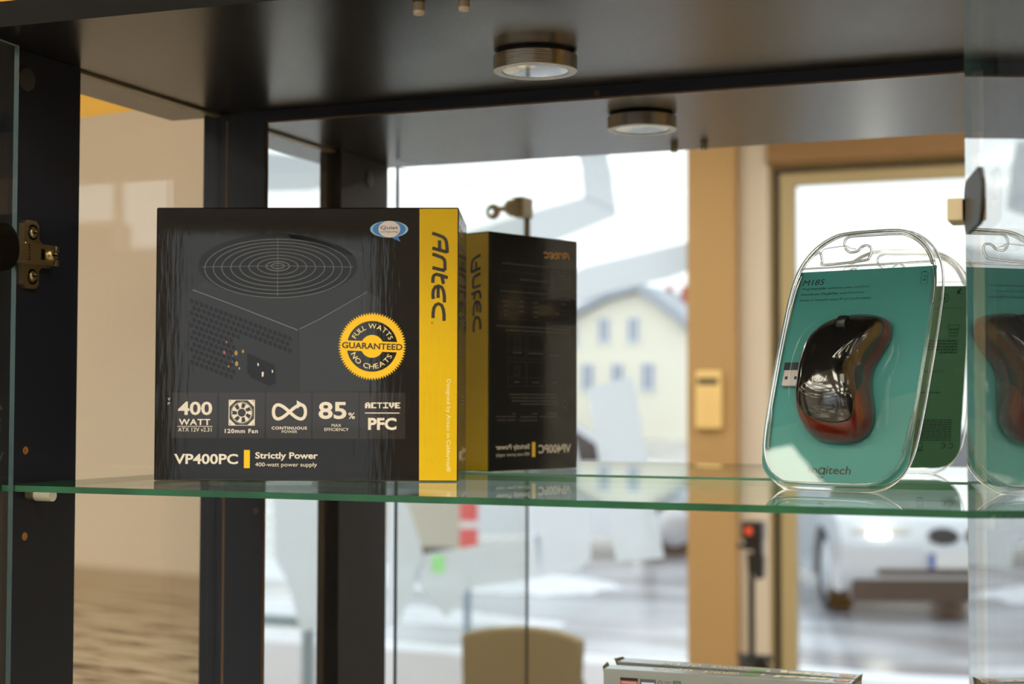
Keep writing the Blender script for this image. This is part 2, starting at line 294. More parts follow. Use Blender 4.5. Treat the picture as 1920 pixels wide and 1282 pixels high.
# room
M['floor'] = solid('floor_tiles', lin(170, 160, 146), 0.4, var=0.08)
M['ceiling'] = solid('ceiling_paint', lin(236, 232, 222), 0.8)
M['wall'] = solid('wall_paint', lin(224, 218, 208), 0.8)
M['wall_yellow'] = solid('wall_yellow', lin(222, 170, 70), 0.8)
M['wall_white'] = solid('wall_white', lin(190, 182, 174), 0.8)
M['tan'] = solid('tan_column_paint', lin(160, 130, 88), 0.7)
M['wall_front'] = solid('wall_front_paint', lin(132, 114, 96), 0.7)
M['channel'] = solid('pane_channel', lin(112, 102, 86), 0.4)
M['shelf_edge_back'] = solid('green_glass_edge_back', lin(120, 176, 148), 0.3, spec=0.5)  # paler copy of the edge green, brightness painted in where little light falls
M['dome'] = sheet_glass('blister_dome', (0.99, 0.992, 0.99, 1), f0=0.02, gain=0.35)
M['lintel'] = solid('tan_lintel', lin(128, 98, 64), 0.7)
M['frame'] = solid('door_frame_olive', lin(158, 144, 110), 0.5)
M['door_joint'] = solid('dark_door_joint', lin(48, 44, 44), 0.5)  # dark strip set in the gap between frame and leaf
M['mural'] = mural_mat('mural_print')
M['vinyl'] = vinyl_mat('window_vinyl')
M['lamp'] = glow('lamp_diffuser', LAMP_COLOR, LAMP_STRENGTH)
M['lamp_frame'] = solid('lamp_frame', lin(220, 220, 216), 0.5)
M['chair'] = solid('olive_fabric', lin(112, 104, 82), 0.7, bump=((300, 300, 300), 0.3, 2))
M['chair_leg'] = solid('chair_steel', lin(120, 120, 120), 0.3, metal=1.0)
M['tripod'] = solid('tripod_black', lin(26, 27, 32), 0.4)
M['tripod_red'] = solid('tripod_red_dot', lin(226, 84, 54), 0.4)
M['intercom'] = solid('intercom_beige', lin(216, 188, 130), 0.5)
M['intercom_dark'] = solid('intercom_display', lin(84, 78, 58), 0.4)
# street
M['street'] = snow_ground_mat('wet_street')
M['snow'] = solid('snow', lin(222, 226, 236), 0.7, bump=((3, 3, 3), 0.4, 4), var=0.05)
M['paving'] = solid('pavement', lin(176, 170, 174), 0.5, var=0.08)
M['house'] = solid('yellow_render', lin(244, 241, 224), 0.8)  # wall colour lightened, bright haze put into it
M['house2'] = solid('pale_render', lin(226, 226, 222), 0.8)
M['roof'] = solid('slate_roof', lin(168, 178, 190), 0.6)
M['chimney'] = solid('brick_chimney', lin(178, 86, 80), 0.8)
M['win_frame'] = solid('window_frame_white', lin(226, 230, 234), 0.5)
M['win_dark'] = solid('house_window', lin(150, 166, 190), 0.15)
M['bush'] = solid('bush_green', lin(150, 160, 90), 0.8, var=0.3)
M['car_white'] = solid('car_white', lin(226, 232, 240), 0.2, coat=0.6)
M['car_silver'] = solid('car_silver', lin(198, 204, 212), 0.25, coat=0.5)
M['car_glass'] = solid('car_glass', lin(54, 62, 74), 0.05, spec=0.8)
M['car_black'] = solid('car_black_trim', lin(44, 48, 56), 0.4)
M['tyre'] = solid('tyre', lin(34, 34, 38), 0.6)
M['rimm'] = solid('wheel_rim', lin(200, 204, 210), 0.3, metal=0.5)
M['plate'] = solid('plate_white', lin(214, 218, 220), 0.4)
M['eu_blue'] = solid('plate_blue', lin(70, 104, 170), 0.4)
M['headlamp'] = glow('headlamp', (1.0, 0.95, 0.84), 90.0)
M['headlamp_off'] = solid('headlamp_lens', lin(196, 192, 184), 0.1)
M['rail_grey'] = solid('railing_grey', lin(124, 148, 166), 0.5)
M['barrier'] = solid('barrier_beige', lin(190, 184, 172), 0.6)
M['barrier_red'] = solid('barrier_red', lin(226, 84, 92), 0.5)
M['green_led'] = solid('sticker_green', lin(150, 232, 176), 0.5)

# ---------------------------------------------------------------- building helpers
BASE = {}

def thing(name, label, cat, base, group=None):
    o = bpy.data.objects.new(name, None)
    o.empty_display_size = 0.05
    COL.objects.link(o)
    b = Vector((base[0], base[1], base[2] + ZO))
    o.location = b
    BASE[o.name] = b
    o['label'] = label
    o['category'] = cat
    if group: o['group'] = group
    return o

class MB:
    """collects vertices and faces (z measured from the shelf) and links them as one mesh object"""
    def __init__(s): s.v, s.f, s.mi = [], [], []
    def add(s, vs, fs, mi=0):
        b = len(s.v)
        s.v += [Vector(p) for p in vs]
        s.f += [tuple(b + i for i in f) for f in fs]
        s.mi += [mi] * len(fs)
        return s
    def poly(s, pts, mi=0): return s.add(pts, [tuple(range(len(pts)))], mi)
    def box(s, lo, hi, mi=0):
        x0, y0, z0 = lo; x1, y1, z1 = hi
        return s.add([(x0, y0, z0), (x1, y0, z0), (x1, y1, z0), (x0, y1, z0), (x0, y0, z1), (x1, y0, z1), (x1, y1, z1), (x0, y1, z1)],
                     [(0, 3, 2, 1), (4, 5, 6, 7), (0, 1, 5, 4), (1, 2, 6, 5), (2, 3, 7, 6), (3, 0, 4, 7)], mi)
    def obox(s, O, ex, ey, ez, lo, hi, mi=0):
        O, ex, ey, ez = map(Vector, (O, ex, ey, ez))
        t = MB().box(lo, hi)
        return s.add([O + ex * p.x + ey * p.y + ez * p.z for p in t.v], t.f, mi)
    def prism(s, pts, O, ex, ey, ez, h0, h1, mi=0, side=None):
        O, ex, ey, ez = map(Vector, (O, ex, ey, ez))
        n = len(pts)
        a = [O + ex * p[0] + ey * p[1] + ez * h0 for p in pts]
        b = [O + ex * p[0] + ey * p[1] + ez * h1 for p in pts]
        s.add(a + b, [tuple(range(n - 1, -1, -1)), tuple(range(n, 2 * n))], mi)
        s.add(a + b, [(i, (i + 1) % n, n + (i + 1) % n, n + i) for i in range(n)], mi if side is None else side)
        return s
    def tube(s, path, r, seg=8, mi=0, closed=False, caps=True):
        P = [Vector(p) for p in path]; n = len(P)
        rr = r if isinstance(r, (list, tuple)) else [r] * n
        vs, fs, up = [], [], None
        for i in range(n):
            a = P[i - 1] if (i or closed) else P[0]
            b = P[(i + 1) % n] if (i < n - 1 or closed) else P[-1]
            d = (b - a).normalized()
            if up is None:
                up = d.orthogonal().normalized()
            else:
                up = (up - d * up.dot(d))
                up = up.normalized() if up.length > 1e-6 else d.orthogonal().normalized()
            w = d.cross(up)
            vs += [P[i] + (up * cos(2 * pi * k / seg) + w * sin(2 * pi * k / seg)) * rr[i] for k in range(seg)]
        for i in range(n if closed else n - 1):
            j = (i + 1) % n
            fs += [(i * seg + k, i * seg + (k + 1) % seg, j * seg + (k + 1) % seg, j * seg + k) for k in range(seg)]
        if caps and not closed:
            fs += [tuple(range(seg - 1, -1, -1)), tuple(range((n - 1) * seg, n * seg))]
        return s.add(vs, fs, mi)
    def lathe(s, prof, O, ax=(0, 0, 1), seg=40, mi=0, ex=None):
        ax = Vector(ax).normalized(); ex = Vector(ex) if ex else ax.orthogonal().normalized(); ey = ax.cross(ex); O = Vector(O)
        vs, fs = [], []
        for r, z in prof:
            vs += [O + ax * z + (ex * cos(2 * pi * k / seg) + ey * sin(2 * pi * k / seg)) * r for k in range(seg)]
        for i in range(len(prof) - 1):
            fs += [(i * seg + k, i * seg + (k + 1) % seg, (i + 1) * seg + (k + 1) % seg, (i + 1) * seg + k) for k in range(seg)]
        return s.add(vs, fs, mi)
    def disc(s, O, ax, r, seg=32, mi=0):
        ax = Vector(ax).normalized(); ex = ax.orthogonal().normalized(); ey = ax.cross(ex); O = Vector(O)
        return s.poly([O + (ex * cos(2 * pi * k / seg) + ey * sin(2 * pi * k / seg)) * r for k in range(seg)], mi)
    def build(s, name, mats, parent=None, smooth=None, bevel=0.0, seg=2):
        if not isinstance(mats, (list, tuple)): mats = [mats]
        b = Vector((0, 0, 0)); q = parent
        while q is not None:
            if q.name in BASE: b = BASE[q.name]
            q = q.parent
        me = bpy.data.meshes.new(name)
        off = Vector((0, 0, ZO)) - b
        me.from_pydata([tuple(p + off) for p in s.v], [], s.f)
        for mt in mats: me.materials.append(mt)
        me.polygons.foreach_set('material_index', s.mi)
        if smooth is not None:
            me.polygons.foreach_set('use_smooth', [True] * len(me.polygons))
            me.set_sharp_from_angle(angle=radians(smooth))
        me.update()
        o = bpy.data.objects.new(name, me)
        COL.objects.link(o)
        if parent is not None: o.parent = parent
        if bevel:
            bv = o.modifiers.new('bevel', 'BEVEL'); bv.width = bevel; bv.segments = seg; bv.limit_method = 'ANGLE'
        return o

def tag(o, label=None, cat=None, group=None, kind=None):
    for k, v in (('label', label), ('category', cat), ('group', group), ('kind', kind)):
        if v: o[k] = v
    return o

# flat lettering from the built-in font, fitted to a box of a plane
_glyphs = {}
def glyph(s, bold):
    key = (s, bold)
    if key not in _glyphs:
        cu = bpy.data.curves.new('lettering', 'FONT')
        cu.body = s; cu.resolution_u = 3; cu.offset = 0.0115 * bold
        if s in ('WATT', 'CONTINUOUS', '120mm Fan'): cu.space_character = 1.15
        o = bpy.data.objects.new('lettering', cu)
        COL.objects.link(o)
        dg = bpy.context.evaluated_depsgraph_get()
        me = o.evaluated_get(dg).to_mesh()
        vs = [(v.co.x, v.co.y) for v in me.vertices]
        fs = [tuple(p.vertices) for p in me.polygons]
        o.evaluated_get(dg).to_mesh_clear()
        bpy.data.objects.remove(o); bpy.data.curves.remove(cu)
        xs = [v[0] for v in vs]; ys = [v[1] for v in vs]
        x0, x1, y0, y1 = min(xs), max(xs), min(ys), max(ys)
        _glyphs[key] = ([((x - x0) / (x1 - x0), (y - y0) / (y1 - y0)) for x, y in vs], fs, (x1 - x0) / (y1 - y0))
    return _glyphs[key]

class Plane:
    """a flat face: origin, unit axes, outward normal; lengths in millimetres"""
    def __init__(s, O, ex, ey, n): s.O, s.ex, s.ey, s.n = map(Vector, (O, ex, ey, n))
    def at(s, u, v, h=0.0): return s.O + s.ex * (u / 1000) + s.ey * (v / 1000) + s.n * h
    def poly(s, mb, pts, mi=0, h=0.0001): mb.poly([s.at(u, v, h) for u, v in pts], mi)
    def rect(s, mb, b, mi=0, h=0.0001): s.poly(mb, [(b[0], b[1]), (b[2], b[1]), (b[2], b[3]), (b[0], b[3])], mi, h)
    def frame(s, mb, b, w, mi=0, h=0.0001):
        x0, y0, x1, y1 = b
        for r in ((x0, y0, x1, y0 + w), (x0, y1 - w, x1, y1), (x0, y0, x0 + w, y1), (x1 - w, y0, x1, y1)): s.rect(mb, r, mi, h)
    def text(s, mb, t, b, bold=0, mi=0, h=0.0002, cw=False, shear=0.0):
        vs, fs, _ = glyph(t, bold)
        x0, y0, x1, y1 = b
        if cw: P = [(x0 + v * (x1 - x0), y1 - u * (y1 - y0)) for u, v in vs]
        else: P = [(x0 + (u + shear * (v - 0.5)) * (x1 - x0), y0 + v * (y1 - y0)) for u, v in vs]
        mb.add([s.at(u, v, h) for u, v in P], fs, mi)
    def textline(s, mb, t, A, B, hgt, bold=0, mi=0, h=0.0002, slant=0.0):
        """baseline from A to B, cap height hgt (mm); slant in mm per mm of height"""
        vs, fs, asp = glyph(t, bold)
        dx, dy = B[0] - A[0], B[1] - A[1]; L = math.hypot(dx, dy); dx /= L; dy /= L
        desc = any(c in t for c in 'gpqyj')
        v0 = -hgt * 0.28 if desc else 0.0
        tall = hgt - v0
        mb.add([s.at(A[0] + dx * u * L - dy * (v0 + v * tall) + slant * (v0 + v * tall), A[1] + dy * u * L + dx * (v0 + v * tall), h) for u, v in vs], fs, mi)
    def ribbon(s, mb, pts, w, mi=0, h=0.0002):
        n = len(pts); L, R = [], []
        for i in range(n):
            a = pts[max(i - 1, 0)]; b = pts[min(i + 1, n - 1)]
            dx, dy = b[0] - a[0], b[1] - a[1]; l = math.hypot(dx, dy) or 1
            nx, ny = -dy / l * w / 2, dx / l * w / 2
            L.append((pts[i][0] + nx, pts[i][1] + ny)); R.append((pts[i][0] - nx, pts[i][1] - ny))
        mb.add([s.at(u, v, h) for u, v in L + R], [(n + i, n + i + 1, i + 1, i) for i in range(n - 1)], mi)
    def ellipse(s, mb, c, rx, ry, mi=0, h=0.0001, n=48): s.poly(mb, [(c[0] + rx * cos(2 * pi * k / n), c[1] + ry * sin(2 * pi * k / n)) for k in range(n)], mi, h)
    def ring(s, mb, c, rx, ry, w, mi=0, h=0.0002, n=64, a0=0, a1=2 * pi):
        pts = [(c[0] + rx * cos(a0 + (a1 - a0) * k / n), c[1] + ry * sin(a0 + (a1 - a0) * k / n)) for k in range(n + 1)]
        s.ribbon(mb, pts, w, mi, h)

def boxpart(name, lo, hi, mt, parent=None, bevel=0.0): return MB().box(lo, hi).build(name, mt, parent, bevel=bevel)
def struct(o): o['kind'] = 'structure'; return o

# ================================================================ the room
FLOOR, CEIL = -1.40, 1.45
YW = -4.5                                   # inner face of the shop front
c12, s12 = cos(radians(12)), sin(radians(12))
WP0 = Vector((0.8, 0.348, 0))               # the wall behind the cabinet runs off at 12 degrees
WL = Vector((-c12, s12, 0)); WN = Vector((-s12, -c12, 0))
struct(boxpart('floor', (-4.2, YW - 0.3, FLOOR - 0.1), (5.4, 1.9, FLOOR), M['floor']))
struct(boxpart('ceiling', (-4.2, YW - 0.3, CEIL), (5.4, 1.9, CEIL + 0.1), M['ceiling']))
struct(MB().obox(WP0, WL, -WN, (0, 0, 1), (-4.7, 0, FLOOR), (5.2, 0.12, CEIL)).build('wall_back', M['wall_yellow']))
struct(boxpart('wall_left', (-4.2, YW, FLOOR), (-4.05, 1.6, CEIL), M['wall']))
struct(boxpart('wall_right', (5.1, YW, FLOOR), (5.25, 1.6, CEIL), M['wall']))
# the shop front: solid pieces between the openings
mb = MB()
for x0, x1, z0, z1 in ((-4.2, -3.75, FLOOR, CEIL), (-3.75, -0.883, 1.33, CEIL), (-3.75, -0.883, FLOOR, -1.32),
                       (0.27, 0.62, FLOOR, CEIL), (0.62, 1.52, 0.74, CEIL), (0.62, 1.52, FLOOR, -1.0), (1.52, 3.25, FLOOR, CEIL),
                       (3.25, 3.63, FLOOR, 0.76), (3.63, 4.5, FLOOR, 0.89), (3.25, 4.5, 1.33, CEIL), (4.5, 5.25, FLOOR, CEIL)):
    mb.box((x0, YW - 0.2, z0), (x1, YW, z1))
struct(mb.build('wall_front', M['wall_front']))
struct(boxpart('trim_1', (-0.883, YW - 0.2, FLOOR), (-0.690, YW + 0.06, CEIL), M['tan']))          # tan column
struct(boxpart('trim_2', (-0.690, YW - 0.2, FLOOR), (-0.575, YW, CEIL), M['wall_white']))
struct(boxpart('trim_3', (-0.575, YW - 0.2, 0.985), (0.27, YW + 0.03, CEIL), M['lintel']))         # lintel over the door
def window(name, x0, x1, z0, z1, mull=(), fr=0.05):
    mb = MB()
    for a, b, c, d in ((x0, x0 + fr, z0, z1), (x1 - fr, x1, z0, z1), (x0 + fr, x1 - fr, z0, z0 + fr), (x0 + fr, x1 - fr, z1 - fr, z1)):
        mb.box((a, YW - 0.13, c), (b, YW - 0.06, d))
    for xm in mull: mb.box((xm - 0.02, YW - 0.13, z0 + fr), (xm + 0.02, YW - 0.06, z1 - fr))
    o = struct(mb.build(name, M['frame']))
    boxpart('pane', (x0 + fr, YW - 0.10, z0 + fr), (x1 - fr, YW - 0.09, z1 - fr), M['pane'], o)
    return o
window('window_1', -3.75, -0.883, -1.32, 1.33, fr=0.03)
window('window_2', 0.62, 1.52, -1.0, 0.74)
window('window_3', 3.25, 3.63, 0.76, 1.33, fr=0.006)
window('window_4', 3.63, 4.5, 0.89, 1.33, fr=0.006)
# shop door: outer frame, dark joint, leaf with pane, handle
mb = MB()
for a, b, c, d, mi in ((-0.575, -0.563, FLOOR, 0.985, 0), (0.258, 0.27, FLOOR, 0.985, 0), (-0.563, 0.258, 0.972, 0.985, 0),
                       (-0.563, -0.535, FLOOR, 0.972, 1), (0.232, 0.258, FLOOR, 0.972, 1), (-0.535, 0.232, 0.950, 0.972, 1)):
    mb.box((a, YW - 0.12, c), (b, YW - 0.02 if mi == 0 else YW - 0.05, d), mi)
door1 = struct(mb.build('door_1', [M['frame'], M['door_joint']]))
mb = MB()
for a, b, c, d in ((-0.535, -0.480, FLOOR, 0.950), (0.170, 0.232, FLOOR, 0.950), (-0.480, 0.170, 0.905, 0.950), (-0.480, 0.170, FLOOR, -1.25)):
    mb.box((a, YW - 0.09, c), (b, YW - 0.03, d))
mb.build('door_leaf', M['frame'], door1)
boxpart('pane', (-0.480, YW - 0.07, -1.25), (0.170, YW - 0.06, 0.905), M['pane'], door1)
MB().tube([(0.19, YW - 0.03, -0.30), (0.19, YW + 0.03, -0.30), (0.08, YW + 0.03, -0.30)], 0.009).build('door_handle', M['lock_metal'], door1, smooth=40)
for i, (lx, ly) in enumerate([(x, y) for y in (-1.21, -2.3, -3.4) for x in (-3.3, -2.2, -1.13, 0.25, 1.45, 2.6, 3.8)]):  # one mirrors in the pack; most are unseen, added to brighten the room
    t = thing('ceiling_light', 'square louvred ceiling light of the partly added grid', 'ceiling light', (lx, ly, CEIL))
    t['label'] = 'square louvred ceiling light of the partly added grid, ' + {-3.3: 'first', -2.2: 'second', -1.13: 'third', 0.25: 'fourth', 1.45: 'fifth', 2.6: 'sixth', 3.8: 'last'}[lx] + ' from the left wall in the ' + {-1.21: 'row nearest the cabinet', -2.3: 'middle row', -3.4: 'row nearest the window'}[ly]
    t['group'] = 'square ceiling lights'
    mb = MB(); h = 0.31
    for a, b, c, d in ((-h, -h + 0.02, -h, h), (h - 0.02, h, -h, h), (-h + 0.02, h - 0.02, -h, -h + 0.02), (-h + 0.02, h - 0.02, h - 0.02, h)):
        mb.box((lx + a, ly + c, CEIL - 0.05), (lx + b, ly + d, CEIL))
    mb.build('frame', M['lamp_frame'], t)
    for k in (-0.145, 0, 0.145):
        boxpart('slat', (lx + k - 0.006, ly - h + 0.02, CEIL - 0.048), (lx + k + 0.006, ly + h - 0.02, CEIL - 0.032), M['lamp_frame'], t)
    boxpart('diffuser', (lx - h + 0.02, ly - h + 0.02, CEIL - 0.028), (lx + h - 0.02, ly + h - 0.02, CEIL - 0.01), M['lamp'], t)
# mural on the wall behind the cabinet
mu = thing('wall_mural', 'beige desert mural print with pale sky and rippled sand behind the cabinet', 'mural', WP0 + WL * 0.9 + Vector((0, 0, -0.75)))
w0 = WP0 + WN * 0.002
MB().poly([w0 + WL * a + Vector((0, 0, z)) + WN * h for a, z, h in ((-0.3, -0.95, 0), (-0.3, 0.38, 0), (3.2, 0.394, 0), (3.2, -0.95, 0))]).build('print', M['mural'], mu)

# ================================================================ the display cabinet
R_, T, YB, YD = 0.6953, 0.3203, 0.3231, 0.3261     # inner width, underside of the top, front of the back frame, mirror
ZB = -0.62                                           # top of the base
cab = thing('display_cabinet', 'dark display cabinet with mirror back, open glass doors and downlight', 'cabinet', (R_ / 2, 0.16, FLOOR))
tp_ = MB().prism([(-0.067, -0.024), (R_ + 0.067, -0.006), (R_ + 0.067, 0.335), (-0.067, 0.335)], (0, 0, T), (1, 0, 0), (0, 1, 0), (0, 0, 1), 0, 0.018, 0, 1)
tp_.build('top_panel', [M['laminate'], M['laminate_edge']], cab, bevel=0.0006)
for x0, x1 in ((-0.025, 0.0), (R_, R_ + 0.025)):
    boxpart('front_post', (x0, 0.0, ZB), (x1, 0.1095, T - 0.0002), M['post'], cab, bevel=0.0004)
    boxpart('rear_post', (x0, YB, ZB), (x1, 0.335, T - 0.0002), M['post'], cab, bevel=0.0004)
boxpart('base', (-0.067, -0.012, FLOOR), (R_ + 0.067, 0.335, ZB), M['laminate'], cab, bevel=0.001)
ml, mr, RZ = 0.0391, 0.6592, 0.3113
for nm, lo, hi in (('back_frame', (0.0006, YB, ZB), (ml, YD, T - 0.0002)), ('back_frame', (mr, YB, ZB), (R_ - 0.0006, YD, T - 0.0002)), ('back_rail', (ml, YB, RZ), (mr, YD, T - 0.0002))):
    boxpart(nm, lo, hi, M['post'], cab)
for lo, hi in (((ml - 0.0001, YB + 0.0006, ZB), (ml + 0.0006, YD, RZ)), ((mr - 0.0006, YB + 0.0006, ZB), (mr + 0.0001, YD, RZ)), ((ml, YB + 0.0006, RZ - 0.0008), (mr, YD, RZ + 0.0001))):
    boxpart('frame_edge', lo, hi, M['edge_brown'], cab)
boxpart('board_joint', (-0.0012, YB - 0.0002, ZB), (0.0009, YB + 0.001, T - 0.006), M['edge_brown'], cab)
boxpart('mirror', (0.02, YD, ZB), (R_ - 0.02, YD + 0.004, T - 0.002), M['mirror'], cab)
boxpart('back_panel', (-0.02, YD + 0.0045, ZB), (R_ + 0.02, 0.3345, T - 0.001), M['post'], cab)
for x0, x1 in ((-0.0125, -0.0085), (R_ + 0.0085, R_ + 0.0125)):
    o = MB().box((x0, 0.1097, ZB), (x1, YB - 0.0004, T))
    o.mi = [0, 0, 1, 0, 1, 0]
    o = o.build('side_pane', [M['pane'], M['post']], cab)
    o['label'] = 'clear glass side pane between the posts'
boxpart('pane_channel', (-0.0145, 0.1097, T - 0.0022), (-0.0065, YB - 0.0002, T - 0.0001), M['channel'], cab)
MB().lathe([(0, 0.0), (0.0088, 0.0), (0.0088, 0.0011), (0.0075, 0.0014), (0, 0.0014)], (-0.0002, 0.0449, 0.2988), (1, 0, 0), 28).build('screw_cap', M['cap'], cab, smooth=30)
for y, z, mk in ((0.0494, 0.0237, 'brass_hole'), (0.0496, -0.0395, 'brass_hole')):
    MB().lathe([(0.0031, 0.0004), (0.0022, 0.0006), (0.0014, 0.0001), (0, 0.0001)], (0, y, z), (1, 0, 0), 16).build('peg_hole', M[mk], cab, smooth=40)
for x, z in ((0.033, -0.0372), (0.3524, 0.3145)):
    MB().lathe([(0.0026, 0.0003), (0.002, 0.0004), (0.0012, 0.0001), (0, 0.0001)], (x, YB, z), (0, -1, 0), 16).build('peg_hole', M['hole'], cab, smooth=40)
# pegs that carry the shelves
for sx, ys in ((1, (0.053, 0.29)), (-1, (0.053, 0.29))):
    for y in ys:
        x = 0.0 if sx > 0 else R_
        for zc in (-0.0091, -0.3091):
            pg = MB().tube([(x, y, zc), (x + sx * 0.008, y, zc)], 0.0036, 16).build('shelf_peg', M['peg_dark'], cab, smooth=40)
            MB().tube([(x + sx * 0.008, y, zc), (x + sx * 0.0225, y, zc)], 0.0045, 20).build('peg_sleeve', M['peg_clear'], pg, smooth=40)
# door stops under the front edge
for x, y in ((0.3314, 0.0223), (0.3629, 0.0238)):
    st = MB().tube([(x, y, T), (x, y, T - 0.0055)], 0.0040, 20).build('door_stop', M['stop'], cab, smooth=40)
    MB().tube([(x, y, T - 0.0055), (x, y, T - 0.0078)], [0.0040, 0.0034], 20).build('stop_tip', M['stop_tip'], st, smooth=40)
# doors: 4 mm glass leaves standing open
DW, DZ0, DZ1 = 0.324, ZB + 0.004, 0.3153
def leaf(name, H, d, nin, label):
    """H hinge edge (x, y); d direction to the free edge; nin towards the cabinet inside"""
    H = Vector((H[0], H[1], 0)); d = Vector((d[0], d[1], 0)).normalized(); n = Vector((nin[0], nin[1], 0)).normalized()
    mb = MB().obox(H, d, n, (0, 0, 1), (0, -0.004, DZ0), (DW, 0, DZ1))
    mb.mi = [1, 1, 0, 2, 0, 2]      # bottom, top, outer face, free edge, inner face, hinge edge
    o = mb.build(name, [M['door_pane'], M['door_edge'], M['door_edge_dark']], cab)
    o['label'] = label
    return o, H, d, n
dl, HL, dL, nL = leaf('glass_door', (0.0195, 0.0124), (0.0271, -0.3226), (0.9965, 0.0837), 'left glass door with lock and key')
dr_, HR, dR, nR = leaf('glass_door', (0.676, 0.0124), (0.208, -0.978), (-0.978, -0.208), 'right glass door mirroring the mouse pack')
def hinge(parent, H, d, n, sx, xw):
    """concealed hinge: cup on the door leaf, arm, mounting plate on the post at x = xw"""
    zc = 0.1685
    mb = MB()
    c = H + d * 0.020 + Vector((0, 0, zc))
    if sx > 0: mb.lathe([(0, 0.0060), (0.012, 0.0060), (0.0165, 0.005), (0.0172, 0.0005), (0.0172, 0.0)], c, n, 36, mi=1)
    mb.lathe([(0, -0.0052), (0.0150, -0.0052), (0.0156, -0.0048), (0.0156, 0.0045), (0.0140, 0.0055), (0, 0.0055)], c - n * 0.0045, -n, 36, mi=1)
    if sx < 0:                                     # made-up dark plate for the cap, covers the pane's reflection
        st_ = [(0.0168 + 0.0148 * cos(a), 0.0148 * sin(a)) for a in [pi / 2 + pi * k / 10 for k in range(11)]] + [(0.0670 + 0.0148 * cos(a), 0.0148 * sin(a)) for a in [-pi / 2 + pi * k / 10 for k in range(11)]]
        mb.prism(st_, H + Vector((0, 0, zc)), d, (0, 0, 1), n, 0.0001, 0.0012, 2)
    X = lambda a: xw + sx * a
    # arm from the cup over the post face
    def bx(a0, a1, y0, y1, z0, z1, mi=0):
        mb.box((min(X(a0), X(a1)), y0, zc + z0), (max(X(a0), X(a1)), y1, zc + z1), mi)
    if sx > 0:
        bx(0.0100, 0.0160, -0.0200, 0.0300, -0.0060, 0.0060)
        for k in range(6): bx(0.0120, 0.0166, 0.0300, 0.0312, -0.0060 + k * 0.0021, -0.0048 + k * 0.0021, 1)
    else:
        bx(0.0200, 0.0285, 0.004, 0.0300, -0.0062, 0.0062)
        bx(0.0100, 0.0285, 0.0270, 0.0330, -0.0062, 0.0062)
    bx(0.0015, 0.0125, 0.0312, 0.0660, -0.0075, 0.0075)
    for s in (-1, 1):                            # the forked end
        bx(0.0015, 0.0125, 0.0660, 0.0695, -0.0075 if s < 0 else 0.0028, -0.0028 if s < 0 else 0.0075)
    # cross plate with two ears
    pts = []
    ear = [(0.0385, 0.0075), (0.0390, 0.0225), (0.0425, 0.0252), (0.0530, 0.0252), (0.0565, 0.0222), (0.0568, 0.0120), (0.0600, 0.0090), (0.0700, 0.0085)]
    outline = ear + [(y, -z) for y, z in reversed(ear)]
    mb.prism(outline, (xw, 0, zc), (0, 1, 0), (0, 0, 1), (sx, 0, 0), 0.0, 0.0042)
    for s in (-1, 1):                            # screws in the ears
        mb.lathe([(0.0058, 0.0043), (0.0058, 0.0050), (0.0046, 0.0052), (0.0044, 0.0044)], (xw, 0.0490, zc + s * 0.0165), (sx, 0, 0), 20, mi=1)
        mb.lathe([(0.0040, 0.0043), (0.0038, 0.0058), (0.0022, 0.0064), (0.0010, 0.0058), (0, 0.0058)], (xw, 0.0490, zc + s * 0.0160), (sx, 0, 0), 20)
        mb.box((min(X(0.0058), X(0.0067)), 0.0464, zc + s * 0.0160 - 0.0005), (max(X(0.0058), X(0.0067)), 0.0516, zc + s * 0.0160 + 0.0005), 1)
    mb.lathe([(0.0048, 0.0126), (0.0044, 0.0145), (0.0024, 0.0152), (0.0010, 0.0144), (0, 0.0144)], (xw, 0.0612, zc), (sx, 0, 0), 20)
    mb.box((min(X(0.0146), X(0.0153)), 0.0582, zc - 0.0006), (max(X(0.0146), X(0.0153)), 0.0642, zc + 0.0006), 1)
    bx(0.0124, 0.0128, 0.0480, 0.0530, -0.0040, 0.0040, 1)      # slot
    o = mb.build('hinge', [M['brass'], M['dark_metal'], M['black']], parent, smooth=35, bevel=0.0007)
    return o
hinge(dl, HL, dL, nL, 1, 0.0)
hinge(dr_, HR, dR, nR, -1, R_)
# lock at the left door's free top corner, key in it
mb = MB()
F = HL + dL * DW
mb.obox(F, dL, nL, (0, 0, 1), (-0.027, -0.0085, 0.2925), (0.0015, 0.0045, 0.3180))
cyl = F - dL * 0.014 + Vector((0, 0, 0.3065))
mb.lathe([(0.0115, 0.0), (0.0108, 0.012), (0.0065, 0.018), (0, 0.018)], cyl - nL * 0.0085, -nL, 24)
mb.prism([(-0.0042, -0.0012), (0.0042, -0.0012), (0.0042, 0.0012), (-0.0042, 0.0012)], F - dL * 0.006 + Vector((0, 0, 0.2925)), nL, dL, (0, 0, 1), -0.050, 0.0)
lk = mb.build('door_lock', M['lock_metal'], dl, smooth=35, bevel=0.0006)
mb = MB()
kb = cyl - nL * 0.0265
mb.prism([(-0.010, -0.0022), (0, -0.0022), (0.002, -0.0022), (0.002, 0.0022), (-0.010, 0.0022)], kb + nL * 0.004, -nL, (0, 0, 1), dL, -0.001, 0.001)
n_ = 28; kc = kb - nL * 0.0175 - Vector((0, 0, 0.004))
ring_o = [(0.0098 * cos(2 * pi * k / n_), 0.0098 * sin(2 * pi * k / n_)) for k in range(n_)]
ring_i = [(0.0036 * cos(2 * pi * k / n_) + 0.0030, 0.0036 * sin(2 * pi * k / n_)) for k in range(n_)]
for hh in (-0.001, 0.001):
    mb.add([kc - nL * p[0] + Vector((0, 0, p[1])) + dL * hh for p in ring_o + ring_i], [(k, (k + 1) % n_, n_ + (k + 1) % n_, n_ + k) for k in range(n_)])
